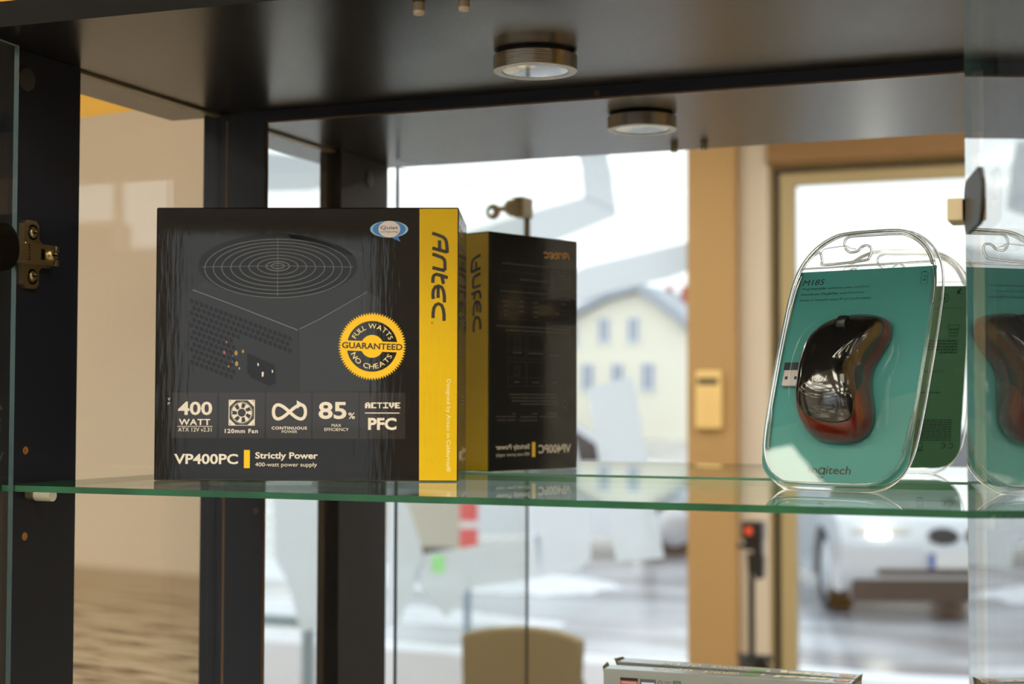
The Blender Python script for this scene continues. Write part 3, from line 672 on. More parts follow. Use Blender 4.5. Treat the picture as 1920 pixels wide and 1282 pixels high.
mb.add([kc - nL * p[0] + Vector((0, 0, p[1])) + dL * hh for hh in (-0.001, 0.001) for p in ring_o], [(k, (k + 1) % n_, n_ + (k + 1) % n_, n_ + k) for k in range(n_)])
mb.obox(kb, -nL, dL, (0, 0, 1), (-0.004, -0.001, -0.004), (0.010, 0.001, 0.002))
mb.build('key', M['lock_metal'], dl)

# ---------------------------------------------------------------- glass shelves
def shelf(label, z, back):
    t = thing('glass_shelf', label, 'shelf', (R_ / 2, 0.16, z - 0.0044))
    t['group'] = 'glass shelves of the cabinet'
    mb = MB().box((0.0085, 0.0136, z - 0.0044), (R_ - 0.0085, back, z))
    mb.mi = [0, 0, 1, 1, 2, 1]
    mb.build('pane', [M['shelf_face'], M['shelf_edge'], M['shelf_edge_back']], t)
    return t
shelf('green edged glass shelf under the black carton and the mouse pack', 0.0, 0.3052)
shelf('green edged glass shelf under the grey graphics card carton', -0.300, 0.3225)

# ---------------------------------------------------------------- downlight under the top panel
LX, LY, LZ = 0.3488, 0.1905, 0.3068
pk = thing('puck_light', 'round brushed metal downlight under the dark cabinet top', 'lamp', (LX, LY, T))
MB().lathe([(0.0275, 0.0), (0.0275, -0.0022)], (LX, LY, T), (0, 0, 1), 48).build('mount', M['black'], pk, smooth=30)
MB().lathe([(0.0305, T - 0.0020), (0.0313, T - 0.0024), (0.0313, LZ + 0.0004), (0.0310, LZ)], (LX, LY, 0), (0, 0, 1), 64).build('housing', M['alu'], pk, smooth=30)
MB().lathe([(0.0311, LZ), (0.0309, LZ - 0.0003), (0.0252, LZ - 0.0003), (0.0250, LZ + 0.0006)], (LX, LY, 0), (0, 0, 1), 64).build('ring', M['alu_ring'], pk, smooth=30)
MB().lathe([(0.0249, LZ + 0.0012), (0.0215, LZ + 0.0050), (0.0120, LZ + 0.0085), (0.006, LZ + 0.0092), (0, LZ + 0.0092)], (LX, LY, 0), (0, 0, 1), 48).build('reflector', M['reflector'], pk, smooth=60)
MB().lathe([(0.0246, LZ + 0.0003), (0.0, LZ + 0.0003)], (LX, LY, 0), (0, 0, 1), 48).build('lens', M['lens'], pk)

# ================================================================ black power supply carton
BW, BD, BH = 0.2305, 0.1187, 0.2076
ba = radians(20.4743)
bu, bv = Vector((cos(ba), sin(ba), 0)), Vector((-sin(ba), cos(ba), 0))
BFR = Vector((0.287, 0.1903, 0.0)); BFL = BFR - bu * BW; BRR = BFR + bv * BD
box = thing('power_supply_box', 'glossy black power supply carton with a yellow side stripe on the glass shelf', 'box', BFR - bu * BW / 2 + bv * BD / 2)
MB().obox(BFL, bu, bv, (0, 0, 1), (0, 0, 0.0002), (BW, BD, BH)).build('carton', M['carton'], box, bevel=0.0011)
PF = Plane(BFL, bu, (0, 0, 1), -bv)
PS = Plane(BFR, bv, (0, 0, 1), bu)
PR = Plane(BRR, -bu, (0, 0, 1), bv)
# yellow stripes front and rear
mb = MB()
PF.poly(mb, [(200.6, 206.6), (229.6, 206.6), (229.6, 1.0), (201.2, 1.0)], 0, 0.00012)
st = mb.build('yellow_stripe', M['carton_yellow'], box); st['label'] = 'yellow stripe along the carton front'
mb = MB(); PR.poly(mb, [(0.8, 206.6), (30.0, 206.6), (30.0, 1.0), (0.8, 1.0)], 0, 0.00012)
mb.build('yellow_stripe', M['carton_yellow'], box)
# brand name in drawn strokes
def brand(pl, origin, ax, ay, w, mi, mb, h=0.00028):
    for s in DATA['antec']:
        pl.ribbon(mb, [(origin[0] + ax[0] * x + ay[0] * y, origin[1] + ax[1] * x + ay[1] * y) for x, y in s], w, mi, h)
mb = MB()
brand(PF, (210.1, 188.9), (1.0, -67.85), (11.95, 0.0), 2.55, 0, mb)
PF.ring(mb, DATA['reg'], 0.75, 0.75, 0.22, 0, 0.0003, 16); PF.text(mb, 'R', (DATA['reg'][0] - 0.3, DATA['reg'][1] - 0.35, DATA['reg'][0] + 0.3, DATA['reg'][1] + 0.35), 0, 0, 0.0003)
mb.build('brand_lettering', [M['print_ink'], M['print_pale']], box)
mb = MB()
PF.text(mb, 'Designed by Antec in California\u00ae', DATA['design'], 1, 1, 0.00028, cw=True)
mb.build('slogan_lettering', [M['print_ink'], M['print_pale']], box)
mb = MB(); brand(PR, (9.6, 188.4), (0.0, -68.0), (11.5, 0.0), 2.5, 0, mb)
mb.build('brand_lettering', M['print_ink'], box)
# drawn picture of the power supply unit
mb = MB()
PF.poly(mb, DATA['ptop'], 1, 0.00006); PF.poly(mb, DATA['pleft'], 1, 0.00008); PF.poly(mb, DATA['pright'], 2, 0.00009)
PF.poly(mb, DATA['pblade'], 2, 0.00010)
ec, er = DATA['ell']
PF.ellipse(mb, ec, er[-1] + 5, (er[-1] + 5) * 0.40, 5, 0.00010)
for r in er: PF.ring(mb, (ec[0], ec[1] - (r / er[-1]) * 2.0), r, r * 0.40, 0.55 if r > 10 else 0.7, 4, 0.00016, 48)
for r in range(0, 360, 90): PF.ribbon(mb, [ec, (ec[0] + (er[-1] + 2) * cos(radians(r)), ec[1] - 1 + er[-1] * 0.4 * sin(radians(r)))], 0.35, 4, 0.00015)
PF.ribbon(mb, DATA['pl1'], 0.55, 3, 0.00016); PF.ribbon(mb, DATA['pl2'], 0.4, 3, 0.00016)
for x, y in DATA['hex']:
    PF.poly(mb, [(x + 1.62 * cos(a) , y + 1.9 * sin(a) - 0.45 * cos(a)) for a in [pi / 6 + k * pi / 3 for k in range(6)]], 5, 0.00014)
PF.poly(mb, DATA['inletb'], 1, 0.00014); PF.poly(mb, DATA['inlet'], 5, 0.00018)
for pts in DATA['pins']: PF.poly(mb, pts, 6, 0.00022)
for (x, y), r, c in DATA['dots']: PF.ellipse(mb, (x, y), r * 0.4, r * 0.62, 7 + c, 0.0002, 12)
mb.build('product_picture', [M['pic_a'], M['pic_b'], M['pic_c'], M['pic_line'], M['pic_wire'], M['pic_dark'], M['print_white'], M['pic_amber'], M['pic_rose'], M['pic_blue']], box)
# feature tiles
FT = DATA['ftext']
def ftext(mb, names, mi=1):
    for s, b, bold in FT:
        if s in names: PF.text(mb, s, b, bold, mi, 0.00030)
TL = DATA['tiles']
def tile(k):
    mb = MB(); PF.rect(mb, TL[k], 0, 0.00018); return mb
TM = [M['tile'], M['print_white']]
mb = tile(0); ftext(mb, ('400', 'WATT', 'ATX 12V v2.31')); PF.rect(mb, DATA['lines'][0], 1, 0.0003); mb.build('feature_tile', TM, box)
mb = tile(1); ftext(mb, ('120mm Fan',))
x0, y0, x1, y1 = DATA['fan']; cx_, cy_, q_ = (x0 + x1) / 2, (y0 + y1) / 2, (x1 - x0) / 2
PF.rect(mb, DATA['fan'], 1, 0.00026)
PF.poly(mb, [(cx_ + q_ * 0.94 * max(-1, min(1, 1.25 * cos(a))) , cy_ + q_ * 0.94 * max(-1, min(1, 1.25 * sin(a)))) for a in [pi / 8 + k * pi / 4 for k in range(8)]], 0, 0.00032)
PF.ellipse(mb, (cx_, cy_), q_ * 0.84, q_ * 0.84, 1, 0.00038)
PF.ring(mb, (cx_, cy_), q_ * 0.80, q_ * 0.80, q_ * 0.05, 0, 0.00042, 40)
for k in range(7):
    a = 2 * pi * k / 7 + 0.2
    PF.poly(mb, [(cx_ + q_ * r * cos(a + d), cy_ + q_ * r * sin(a + d)) for r, d in ((0.37, 0.0), (0.74, 0.02), (0.74, 0.44), (0.40, 0.62))], 0, 0.00042)
PF.ellipse(mb, (cx_, cy_), q_ * 0.31, q_ * 0.31, 0, 0.00042)
for sx in (-1, 1):
    for sy in (-1, 1): PF.ellipse(mb, (cx_ + sx * q_ * 0.88, cy_ + sy * q_ * 0.88), q_ * 0.045, q_ * 0.045, 0, 0.00040, 10)
mb.build('feature_tile', TM, box)
mb = tile(2); ftext(mb, ('CONTINUOUS', 'POWER'))
x0, y0, x1, y1 = DATA['inf']; cx_, cy_ = (x0 + x1) / 2, (y0 + y1) / 2; rx, ry = (x1 - x0) / 2 - 1.2, (y1 - y0) / 2 - 1.2
pts = []
for k in range(73):
    t_ = 2 * pi * k / 72
    q3 = 1 + sin(t_) ** 2 * 0.75
    pts.append((cx_ + rx * cos(t_) / (1 + 0.35 * sin(t_) ** 2), cy_ + ry * 1.28 * sin(2 * t_) / q3))
PF.ribbon(mb, pts[:37], 2.4, 1, 0.0003); PF.ribbon(mb, pts[36:], 2.4, 1, 0.00034); PF.poly(mb, DATA['infarrow'], 1, 0.00036)
mb.build('feature_tile', TM, box)
mb = tile(3); ftext(mb, ('85', '%', 'MAX', 'EFFICIENCY')); mb.build('feature_tile', TM, box)
mb = tile(4); ftext(mb, ('PFC',)); PF.rect(mb, DATA['lines'][1], 1, 0.0003)
BMP = {'A': '0111011011111111101111011', 'C': '1111111000110001100011111', 'T': '1111100100001000010000100', 'I': '1111100100001000010011111', 'V': '1101111011110110111000100', 'E': '1111111000111101100011111'}
x0, y0, x1, y1 = DATA['active']; cw_ = (x1 - x0) / 6
for i, ch in enumerate('ACTIVE'):
    for k, on_ in enumerate(BMP[ch]):
        if on_ == '1':
            r_, c_ = divmod(k, 5); pw = cw_ * 0.9 / 5; ph = (y1 - y0) / 5
            PF.rect(mb, (x0 + i * cw_ + c_ * pw, y1 - (r_ + 1) * ph, x0 + i * cw_ + (c_ + 1) * pw, y1 - r_ * ph), 1, 0.0003)
mb.build('feature_tile', TM, box)
for s in ('VP400PC', 'Strictly Power', '400-watt power supply', 'V', 'P'):
    mb = MB(); ftext(mb, (s,), 0); mb.build('model_lettering', M['print_white'], box)
mb = MB(); PF.rect(mb, DATA['ybar'], 0, 0.0003); mb.build('yellow_bar', M['print_yellow'], box)
# quiet badge
mb = MB(); (bx_, by_), brx, bry = DATA['badge']
PF.ellipse(mb, (bx_, by_), brx, bry, 0, 0.00020); PF.ellipse(mb, (bx_, by_), brx * 0.87, bry * 0.97, 1, 0.00026)
PF.poly(mb, DATA['btail'], 1, 0.00026)
PF.ellipse(mb, (bx_ + 0.1, by_), 8.3, bry * 0.99, 2, 0.00032)
for s, b, bold in DATA['badget']: PF.text(mb, s, b, bold, 3, 0.0004)
mb.build('round_badge', [M['badge_pale'], M['badge_blue'], M['badge_white'], M['badge_ink']], box)
# guarantee seal
mb = MB(); (sx_, sy_), SR = DATA['seal'], DATA['sealr']
tilt = radians(-2.0)
def sp(r, a): return (sx_ + r * cos(a + tilt), sy_ + r * sin(a + tilt))
NT = 76
for k in range(NT):
    a0, a1 = 2 * pi * k / NT, 2 * pi * (k + 1) / NT
    PF.poly(mb, [sp(SR * 0.915, a0), sp(SR, (a0 + a1) / 2), sp(SR * 0.915, a1)], 0, 0.00024)
    PF.poly(mb, [sp(SR * 0.745, a0), sp(SR * 0.916, a0), sp(SR * 0.916, a1), sp(SR * 0.745, a1)], 0, 0.00024)
bh = SR * 0.148
PF.poly(mb, [(sx_ + x * cos(tilt) - y * sin(tilt), sy_ + x * sin(tilt) + y * cos(tilt)) for x, y in ((-SR * 0.76, -bh), (SR * 0.76, -bh), (SR * 0.76, bh), (-SR * 0.76, bh))], 0, 0.00026)
for sg in (1, -1):
    a_ = [radians(24 + 132 * k / 14) for k in range(15)]
    PF.poly(mb, [sp(SR * 0.335, sg * a) if sg > 0 else sp(SR * 0.335, -a) for a in a_], 0, 0.00024)
pts = []
A_ = (sx_ - SR * 0.89 * cos(tilt), sy_ - SR * 0.89 * sin(tilt) - SR * 0.085); B_ = (sx_ + SR * 0.89 * cos(tilt), sy_ + SR * 0.89 * sin(tilt) - SR * 0.085)
PF.textline(mb, 'GUARANTEED', A_, B_, SR * 0.185, 2, 1, 0.00036)
def arc_text(s, r0, hgt, a0, a1, inside):
    ws = [0.45 if ch == ' ' else glyph(ch, 0)[2] + 0.14 for ch in s]
    tot = sum(ws); acc = 0
    for ch, w in zip(s, ws):
        am = a0 + (a1 - a0) * (acc + w / 2) / tot
        acc += w
        if ch == ' ': continue
        vs, fs, asp = glyph(ch, 0)
        d = (a1 - a0) / tot
        cw2 = abs(d) * asp * (r0 + (hgt / 2 if not inside else -hgt / 2))
        up = 1 if not inside else -1
        ex_ = (sin(am + tilt), -cos(am + tilt)) if not inside else (-sin(am + tilt), cos(am + tilt))
        ey_ = (cos(am + tilt) * up, sin(am + tilt) * up)
        c = sp(r0, am)
        mb.add([PF.at(c[0] + ex_[0] * (u - 0.5) * cw2 + ey_[0] * v * hgt, c[1] + ex_[1] * (u - 0.5) * cw2 + ey_[1] * v * hgt, 0.00036) for u, v in vs], fs, 2)
arc_text('FULL WATTS', SR * 0.52, SR * 0.145, radians(158), radians(22), False)
arc_text('NO CHEATS', SR * 0.66, SR * 0.145, radians(200), radians(338), True)
mb.build('guarantee_seal', [M['print_yellow'], M['print_ink'], M['print_pale']], box)
# print on the narrow side that faces the mirror's right half
mb = MB()
x0, y0, x1, y1 = DATA['antecS'][0]
brand(PS, (x0, y0), ((x1 - x0), 0), (0, (y1 - y0)), 1.25, 0, mb, 0.00025)
for s, b, bold in DATA['stext']: PS.text(mb, s, b, bold, 1, 0.00025)
PS.rect(mb, DATA['sbar'], 2, 0.00025)
rnd = random.Random(3)
for b in DATA['sdash']:                        # lines of fine print too small to read
    x = b[0]; hgt = min(1.5, max(0.9, b[3] - b[1]))
    yc = (b[1] + b[3]) / 2
    while x < b[2]:
        w = min(rnd.uniform(1.0, 4.0), b[2] - x)
        PS.rect(mb, (x, yc - hgt * 0.32, x + w, yc + hgt * 0.32), 3, 0.00025)
        x += w + 0.7
for b in DATA['sframes']: PS.frame(mb, b, 0.3, 4, 0.00025)
for b in DATA['shl']: PS.rect(mb, (b[0], (b[1] + b[3]) / 2 - 0.12, b[2], (b[1] + b[3]) / 2 + 0.12), 4, 0.00025)
for b in DATA['sicon']: PS.frame(mb, b, 0.3, 4, 0.00026); PS.frame(mb, (b[0] + 2, b[1] + 1.5, b[2] - 2, b[3] - 1.5), 0.3, 4, 0.00026)
b = DATA['sround']; PS.ring(mb, ((b[0] + b[2]) / 2, (b[1] + b[3]) / 2), (b[2] - b[0]) / 2, (b[3] - b[1]) / 2 * 0.9, 0.5, 3, 0.00026, 28)
PS.poly(mb, [((b[0] + b[2]) / 2 - 1.8, (b[1] + b[3]) / 2 - 2), ((b[0] + b[2]) / 2 + 0.5, (b[1] + b[3]) / 2 - 2.4), ((b[0] + b[2]) / 2 + 1.8, (b[1] + b[3]) / 2 + 1.8)], 3, 0.00026)
mb.build('side_print', [M['print_orange'], M['print_white'], M['print_yellow'], M['print_dim'], M['print_line']], box)

# ================================================================ wireless mouse in a clear blister
PO = Vector((0.5676, 0.1756, 0.0))
pa, pb_ = radians(-15.6406), radians(22.5847)
pe1 = Vector((cos(pa), sin(pa), 0)); pnb = Vector((-sin(pa), cos(pa), 0))
pe2 = Vector((0, 0, 1)) * cos(pb_) + pnb * sin(pb_)
pn = pe1.cross(pe2)
PP = Plane(PO, pe1, pe2, pn); PBk = Plane(PO, -pe1, pe2, -pn)
pack = thing('mouse_pack', 'clear blister pack with teal card leaning back on the glass shelf', 'blister pack', PO)
half = [(0, 0.0), (28, 0.3), (38, 2.9), (47.5, 9.5), (54, 19), (57.5, 34), (59, 60), (59.6, 100), (59.6, 130), (59, 150), (56.5, 166), (52, 178), (44.5, 188.5), (34, 196.5), (22, 200.6), (0, 201.4)]
def catmull(P, n=5, closed=True):
    out = []; N_ = len(P)
    for i in range(N_ if closed else N_ - 1):
        g = lambda k: P[k % N_] if closed else P[max(0, min(N_ - 1, k))]
        p0, p1, p2, p3 = g(i - 1), g(i), g(i + 1), g(i + 2)
        for k in range(n):
            t_ = k / n
            out.append(tuple(0.5 * (2 * p1[c] + (p2[c] - p0[c]) * t_ + (2 * p0[c] - 5 * p1[c] + 4 * p2[c] - p3[c]) * t_ ** 2 + (3 * p1[c] - p0[c] - 3 * p2[c] + p3[c]) * t_ ** 3) for c in range(2)))
    if not closed: out.append(P[-1])
    return out
rim = catmull(half + [(-x, y) for x, y in reversed(half[1:-1])], 3)
def inset(P, d):
    out = []; N_ = len(P)
    for i in range(N_):
        a, b = P[i - 1], P[(i + 1) % N_]
        dx, dy = b[0] - a[0], b[1] - a[1]; l = math.hypot(dx, dy)
        out.append((P[i][0] - dy / l * d, P[i][1] + dx / l * d))
    return out
def loop(P, h): return [PP.at(u, v, h) for u, v in P]
card = []
for u, v in [(-52.3, 168.8), (-54.6, 120), (-54.9, 40)]: card.append((u, v))
card += [(-54.9 + 20 * (1 - cos(a)), 25.5 - 20 * sin(a)) for a in [pi / 2 * k / 8 for k in range(9)]]
card = card + [(-u, v) for u, v in reversed(card)]
cm = MB().prism(card, PO, pe1 * 0.001, pe2 * 0.001, pn, -0.0005, 0.0, 0)
cm.mi = [1, 0] + [2] * len(card)
cd = cm.build('card', [M['card'], M['card_back'], M['card_edge']], pack)
# print on the card
mb = MB()
for s, (A_, B_, _), hgt, _c in [(a, (b[0], b[1], 0), c, d) for a, b, c, d in DATA['ptext']]:
    PP.textline(mb, s, (A_[0] + 0.3, A_[1]), (B_[0], A_[1] + 0.2), 4.6 if s == 'M185' else 1.75, 0, 0, 0.0002, 0.18)
    mb.build('card_lettering', M['card_ink'], cd); mb = MB()
A_, B_ = DATA['logitech']
PP.textline(mb, 'lo', (A_[0], 12.4), (A_[0] + 7.0, 12.4), 6.0, 1, 1, 0.0002)
PP.textline(mb, 'itech', (A_[0] + 13.6, 12.4), (B_[0], 12.4), 6.0, 1, 1, 0.0002)
PP.ring(mb, (A_[0] + 10.2, 14.6), 2.15, 2.15, 0.95, 1, 0.0002, 28); PP.ribbon(mb, [(A_[0] + 12.4, 17.0), (A_[0] + 12.4, 11.6)], 0.95, 1, 0.0002)
PP.ring(mb, (A_[0] + 9.9, 11.2), 2.4, 1.9, 0.95, 1, 0.0002, 16, radians(205), radians(335))
mb.build('brand_lettering', [M['card_ink'], M['card_ink2']], cd); mb = MB()
bt = DATA['batt']
PP.ribbon(mb, bt + [bt[0]], 0.3, 0, 0.0002)
tx, ty = (bt[0][0] + bt[1][0]) / 2, (bt[0][1] + bt[1][1]) / 2
PP.rect(mb, (tx - 1.1, ty, tx + 1.1, ty + 0.7), 0, 0.0002)
a0, a1 = DATA['batt12']
PP.textline(mb, '12', (a0[0], a0[1] - 0.4), (a1[0], a1[1] - 0.4), 2.0, 1, 0, 0.0002)
PP.rect(mb, (a0[0], a0[1] - 2.6, a1[0], a0[1] - 1.8), 0, 0.0002)
mb.build('battery_icon', [M['card_ink'], M['card_ink2']], cd)
mb = MB()
def bk(u): return -u                              # u seen from behind
PBk.poly(mb, [(bk(48.0), 162.3), (bk(44.6), 162.3), (bk(44.6), 165.4)], 0, 0.0007); PBk.ribbon(mb, [(bk(47.8), 166.6), (bk(45.0), 163.6)], 1.2, 0, 0.0007)
mb.build('arrow_icon', M['card_ink'], cd); mb = MB()
PBk.ring(mb, (bk(34.5), 158.4), 3.6, 3.6, 0.5, 0, 0.0007, 28); PBk.ribbon(mb, [(bk(35.5), 157), (bk(34.2), 160), (bk(32.6), 158)], 0.9, 0, 0.0007)
mb.build('recycling_icon', M['card_ink'], cd); mb = MB()
PBk.rect(mb, (bk(51), 149.6, bk(-50), 149.9), 0, 0.0007)
mb.build('rule', M['card_ink'], cd); mb = MB()
PBk.frame(mb, (bk(48.2), 131.4, bk(39.0), 135.2), 0.4, 0, 0.0007); PBk.frame(mb, (bk(47.2), 125.4, bk(40.0), 131.4), 0.4, 0, 0.0007)
for u in (45.0, 42.2): PBk.rect(mb, (bk(u + 0.6), 127.6, bk(u - 0.6), 128.9), 0, 0.0007)
def fine(u1, v, width, hgt=1.0, mi=0):            # greeked fine print, from the seen left edge
    x = u1
    while x < u1 + width:
        w = min(rnd.uniform(1.2, 4.2), u1 + width - x)
        PBk.rect(mb, (x, v, x + w, v + hgt), mi, 0.0007); x += w + 0.55
mb.build('receiver_icon', M['card_ink'], cd); mb = MB()
for k in range(5): fine(bk(47.3), 120.6 - k * 2.55, 40 if k < 4 else 15)
mb.build('fine_print', M['card_ink'], cd)['kind'] = 'stuff'; mb = MB()
PBk.text(mb, 'Compatible', (bk(37.0), 92.6, bk(14.0), 95.4), 0, 0, 0.0007)
mb.build('card_lettering', M['card_ink'], cd); mb = MB(); fine(bk(35.5), 74.6, 22, 0.9)
for k in range(10): fine(bk(46.8), 49.6 - k * 2.05, 80, 0.85)
mb.build('fine_print', M['card_ink'], cd)['kind'] = 'stuff'; mb = MB()
PBk.ring(mb, (bk(40.2), 26.5), 2.3, 2.3, 0.6, 0, 0.0007, 16, radians(50), radians(310)); PBk.ribbon(mb, [(bk(42.2), 26.5), (bk(40.4), 26.5)], 0.6, 0, 0.0007)
PBk.ring(mb, (bk(46.4), 26.5), 2.3, 2.3, 0.6, 0, 0.0007, 16, radians(50), radians(310))
mb.build('conformity_mark', M['card_ink'], cd); mb = MB()
PBk.frame(mb, (bk(23.5), 24, bk(19.0), 29.5), 0.5, 0, 0.0007); PBk.rect(mb, (bk(24), 21.4, bk(18.5), 22.6), 0, 0.0007)
mb.build('bin_icon', M['card_ink'], cd)
# blister: sheets, wall, moulded rims, hook slot
ri = inset(rim, 3.2)
MB().poly(loop(inset(rim, 1.6), -0.0040)).build('blister_sheet', M['blister'], pack)
n_ = len(ri); a_, b_ = loop(ri, 0.0042), loop(inset(rim, 1.6), -0.0040)
MB().add(a_ + b_, [(i, (i + 1) % n_, n_ + (i + 1) % n_, n_ + i) for i in range(n_)]).build('blister_wall', M['blister'], pack, smooth=60)
MB().tube(loop(inset(rim, 0.8), -0.0034), 0.0008, 8, closed=True).build('blister_rim', M['rim'], pack, smooth=80)
MB().tube(loop(inset(rim, 4.0), 0.0036), 0.0011, 8, closed=True).build('blister_rim', M['rim'], pack, smooth=80)
side_l = [p for p in inset(rim, 6.4) if p[0] < -50 and 25 < p[1] < 165]
for sg in (1, -1):
    pth = sorted([(abs(p[0]) * sg + (1.2 * sg if 55 < p[1] < 140 else 0), p[1]) for p in side_l], key=lambda p: p[1])
    MB().tube([PP.at(u, v, 0.0022) for u, v in pth], 0.0008, 8).build('blister_rib', M['rim'], pack, smooth=80)
hook = [(-50.5, 168.5), (-46.5, 176), (-42.5, 181), (-38.4, 182.9), (-36.2, 179.5), (-35, 175.6), (-32.2, 172.5), (-2.4, 174.3), (1.5, 176.6), (2.6, 180.5), (1.4, 184.6), (-1.4, 186.4), (-5.2, 185.8), (-7.9, 182.6), (-11, 181.6), (-14.5, 181.9), (-17.8, 184.8), (-19.8, 189), (-19, 193), (-15, 194.6), (0, 194.6), (18, 194.4), (27, 193), (36, 188.2), (44, 180.5), (48.6, 172.5), (50, 169)]
hk = catmull(hook, 3, closed=False)
MB().tube([PP.at(u, v, 0.0030) for u, v in hk], 0.00095, 8).build('hook_slot', M['rim'], pack, smooth=80)
MB().tube([PP.at(u, v, 0.0030) for u, v in catmull([(-37.5, 180.5), (-36, 184.5), (-33, 186), (-18.5, 187), (-15, 185.2), (-10, 184)], 3, closed=False)], 0.0004, 6).build('hook_slot', M['rim'], pack, smooth=80)
MB().tube([PP.at(-51, 170.3, 0.0026), PP.at(51.5, 171.0, 0.0026)], 0.0007, 8).build('blister_rib', M['rim'], pack, smooth=80)
# the mouse: outline swept up into a hump
mo = catmull([tuple(p) for p in DATA['mouse']], 4)
MC = (-1.5, 82.0)
def polar(P, c, n=96):
    """radius of the outline in n directions about c"""
    out = []
    for k in range(n):
        a = 2 * pi * k / n; dx, dy = cos(a), sin(a); best = 0
        for i in range(len(P)):
            x1, y1 = P[i - 1][0] - c[0], P[i - 1][1] - c[1]; x2, y2 = P[i][0] - c[0], P[i][1] - c[1]
            ex_, ey_ = x2 - x1, y2 - y1
            det = dx * ey_ - dy * ex_
            if abs(det) < 1e-9: continue
            t_ = (x1 * ey_ - y1 * ex_) / det; s_ = (x1 * dy - y1 * dx) / det
            if t_ > best and -1e-6 <= s_ <= 1 + 1e-6: best = t_
        out.append(best)
    return out
NP = 96
mr_ = polar(mo, MC, NP)
def hump(u, v, H=1.0):
    dx, dy = u - MC[0], v - MC[1]
    k = (atan2(dy, dx) / (2 * pi) * NP) % NP; i = int(k); f = k - i
    r = math.hypot(dx, dy) / (mr_[i % NP] * (1 - f) + mr_[(i + 1) % NP] * f)
    t_ = max(0.0, min(1.0, (v - 62) / 72)); top = 36.0 - 11.5 * t_ * t_ - 3.0 * max(0.0, (62 - v) / 30) ** 2
    return (3.0 + (top - 3.0) * max(0.0, 1 - min(1, r) ** 3.0) ** 0.52 * H) / 1000
def hump_mesh(scale_pts, c, rings, hf, skirt=None):
    vs, fs = [], []; n = len(scale_pts)
    for s_, in [(r,) for r in rings]:
        for p in scale_pts:
            u, v = c[0] + (p[0] - c[0]) * s_, c[1] + (p[1] - c[1]) * s_
            vs.append(PP.at(u, v, hf(u, v, s_)))
    for j in range(len(rings) - 1):
        fs += [(j * n + i, j * n + (i + 1) % n, (j + 1) * n + (i + 1) % n, (j + 1) * n + i) for i in range(n)]
    fs.append(tuple((len(rings) - 1) * n + i for i in range(n)))
    return MB().add(vs, fs)
outl = [(MC[0] + mr_[k] * cos(2 * pi * k / NP), MC[1] + mr_[k] * sin(2 * pi * k / NP)) for k in range(NP)]
mouse = thing('computer_mouse', 'black wireless mouse with a red side band inside the clear blister', 'computer mouse', PP.at(MC[0], MC[1], 0.0006))
rings = [0.93, 0.97, 1.0, 0.995, 0.985, 0.965, 0.94, 0.90, 0.85, 0.78, 0.68, 0.55, 0.40, 0.25, 0.1, 0.03]
def hb(u, v, s_):
    return hump(u, v)
vs, fs = [], []
hs = [0.0008, 0.0012, 0.003]
bm_ = MB()
for j, s_ in enumerate(rings):
    for p in outl:
        u, v = MC[0] + (p[0] - MC[0]) * s_, MC[1] + (p[1] - MC[1]) * s_
        vs.append(PP.at(u, v, hs[j] if j < 3 else max(0.004, hump(u, v))))
for j in range(len(rings) - 1):
    fs += [(j * NP + i, j * NP + (i + 1) % NP, (j + 1) * NP + (i + 1) % NP, (j + 1) * NP + i) for i in range(NP)]
fs.append(tuple((len(rings) - 1) * NP + i for i in range(NP)))
bo = MB().add(vs, fs).build('body', M['mouse_red'], mouse, smooth=60); bo['label'] = 'glossy dark red body and side band'
def pulled(p):                                    # keep the shell on the hump
    dx, dy = p[0] - MC[0], p[1] - MC[1]
    k = (atan2(dy, dx) / (2 * pi) * NP) % NP; i = int(k); f = k - i
    lim = 0.95 * (mr_[i % NP] * (1 - f) + mr_[(i + 1) % NP] * f)
    l = math.hypot(dx, dy)
    return p if l <= lim else (MC[0] + dx * lim / l, MC[1] + dy * lim / l)
mt_ = [pulled(p) for p in catmull([tuple(p) for p in DATA['mtop']], 4)]
TC = (sum(p[0] for p in mt_) / len(mt_) , sum(p[1] for p in mt_) / len(mt_))
def ht(u, v, s_): return hump(u, v) + (0.0009 if s_ < 0.999 else -0.0006)
hump_mesh(mt_, TC, [1.0, 0.994, 0.985, 0.96, 0.92, 0.86, 0.78, 0.66, 0.5, 0.3, 0.1, 0.03], ht).build('top_shell', M['mouse_black'], mouse, smooth=50)
# seam between the buttons, wheel, name
def hline(pts, w, name, mt, lift):
    n = len(pts); L_, R2 = [], []
    for i in range(n):
        a, b = pts[max(i - 1, 0)], pts[min(i + 1, n - 1)]
        dx, dy = b[0] - a[0], b[1] - a[1]; l = math.hypot(dx, dy)
        for lst, sg in ((L_, 1), (R2, -1)):
            u, v = pts[i][0] - dy / l * w / 2 * sg, pts[i][1] + dx / l * w / 2 * sg
            lst.append(PP.at(u, v, hump(u, v) + lift))
    return MB().add(L_ + R2, [(n + i, n + i + 1, i + 1, i) for i in range(n - 1)]).build(name, mt, mouse)
wh = DATA['wheel']; wc = (sum(p[0] for p in wh) / 6, sum(p[1] for p in wh) / 6)
ww = PP.at(wc[0], wc[1], hump(*wc) - 0.0012)
hh = MB().lathe([(0.0, -0.0034), (0.0052, -0.0034), (0.0060, -0.0022), (0.0060, 0.0022), (0.0052, 0.0034), (0.0, 0.0034)], ww, pe1, 32)
hh.build('scroll_wheel', M['wheel'], mouse, smooth=40)
hline([(wc[0] - 4.6, wc[1] - 7.5), (wc[0] - 4.6, wc[1]), (wc[0] - 4.0, wc[1] + 6), (wc[0], wc[1] + 8), (wc[0] + 4.2, wc[1] + 6), (wc[0] + 4.6, wc[1]), (wc[0] + 4.6, wc[1] - 7.5)], 0.9, 'wheel_slot', M['black'], 0.0010)
mb = MB()
LA, LB = DATA['logi']
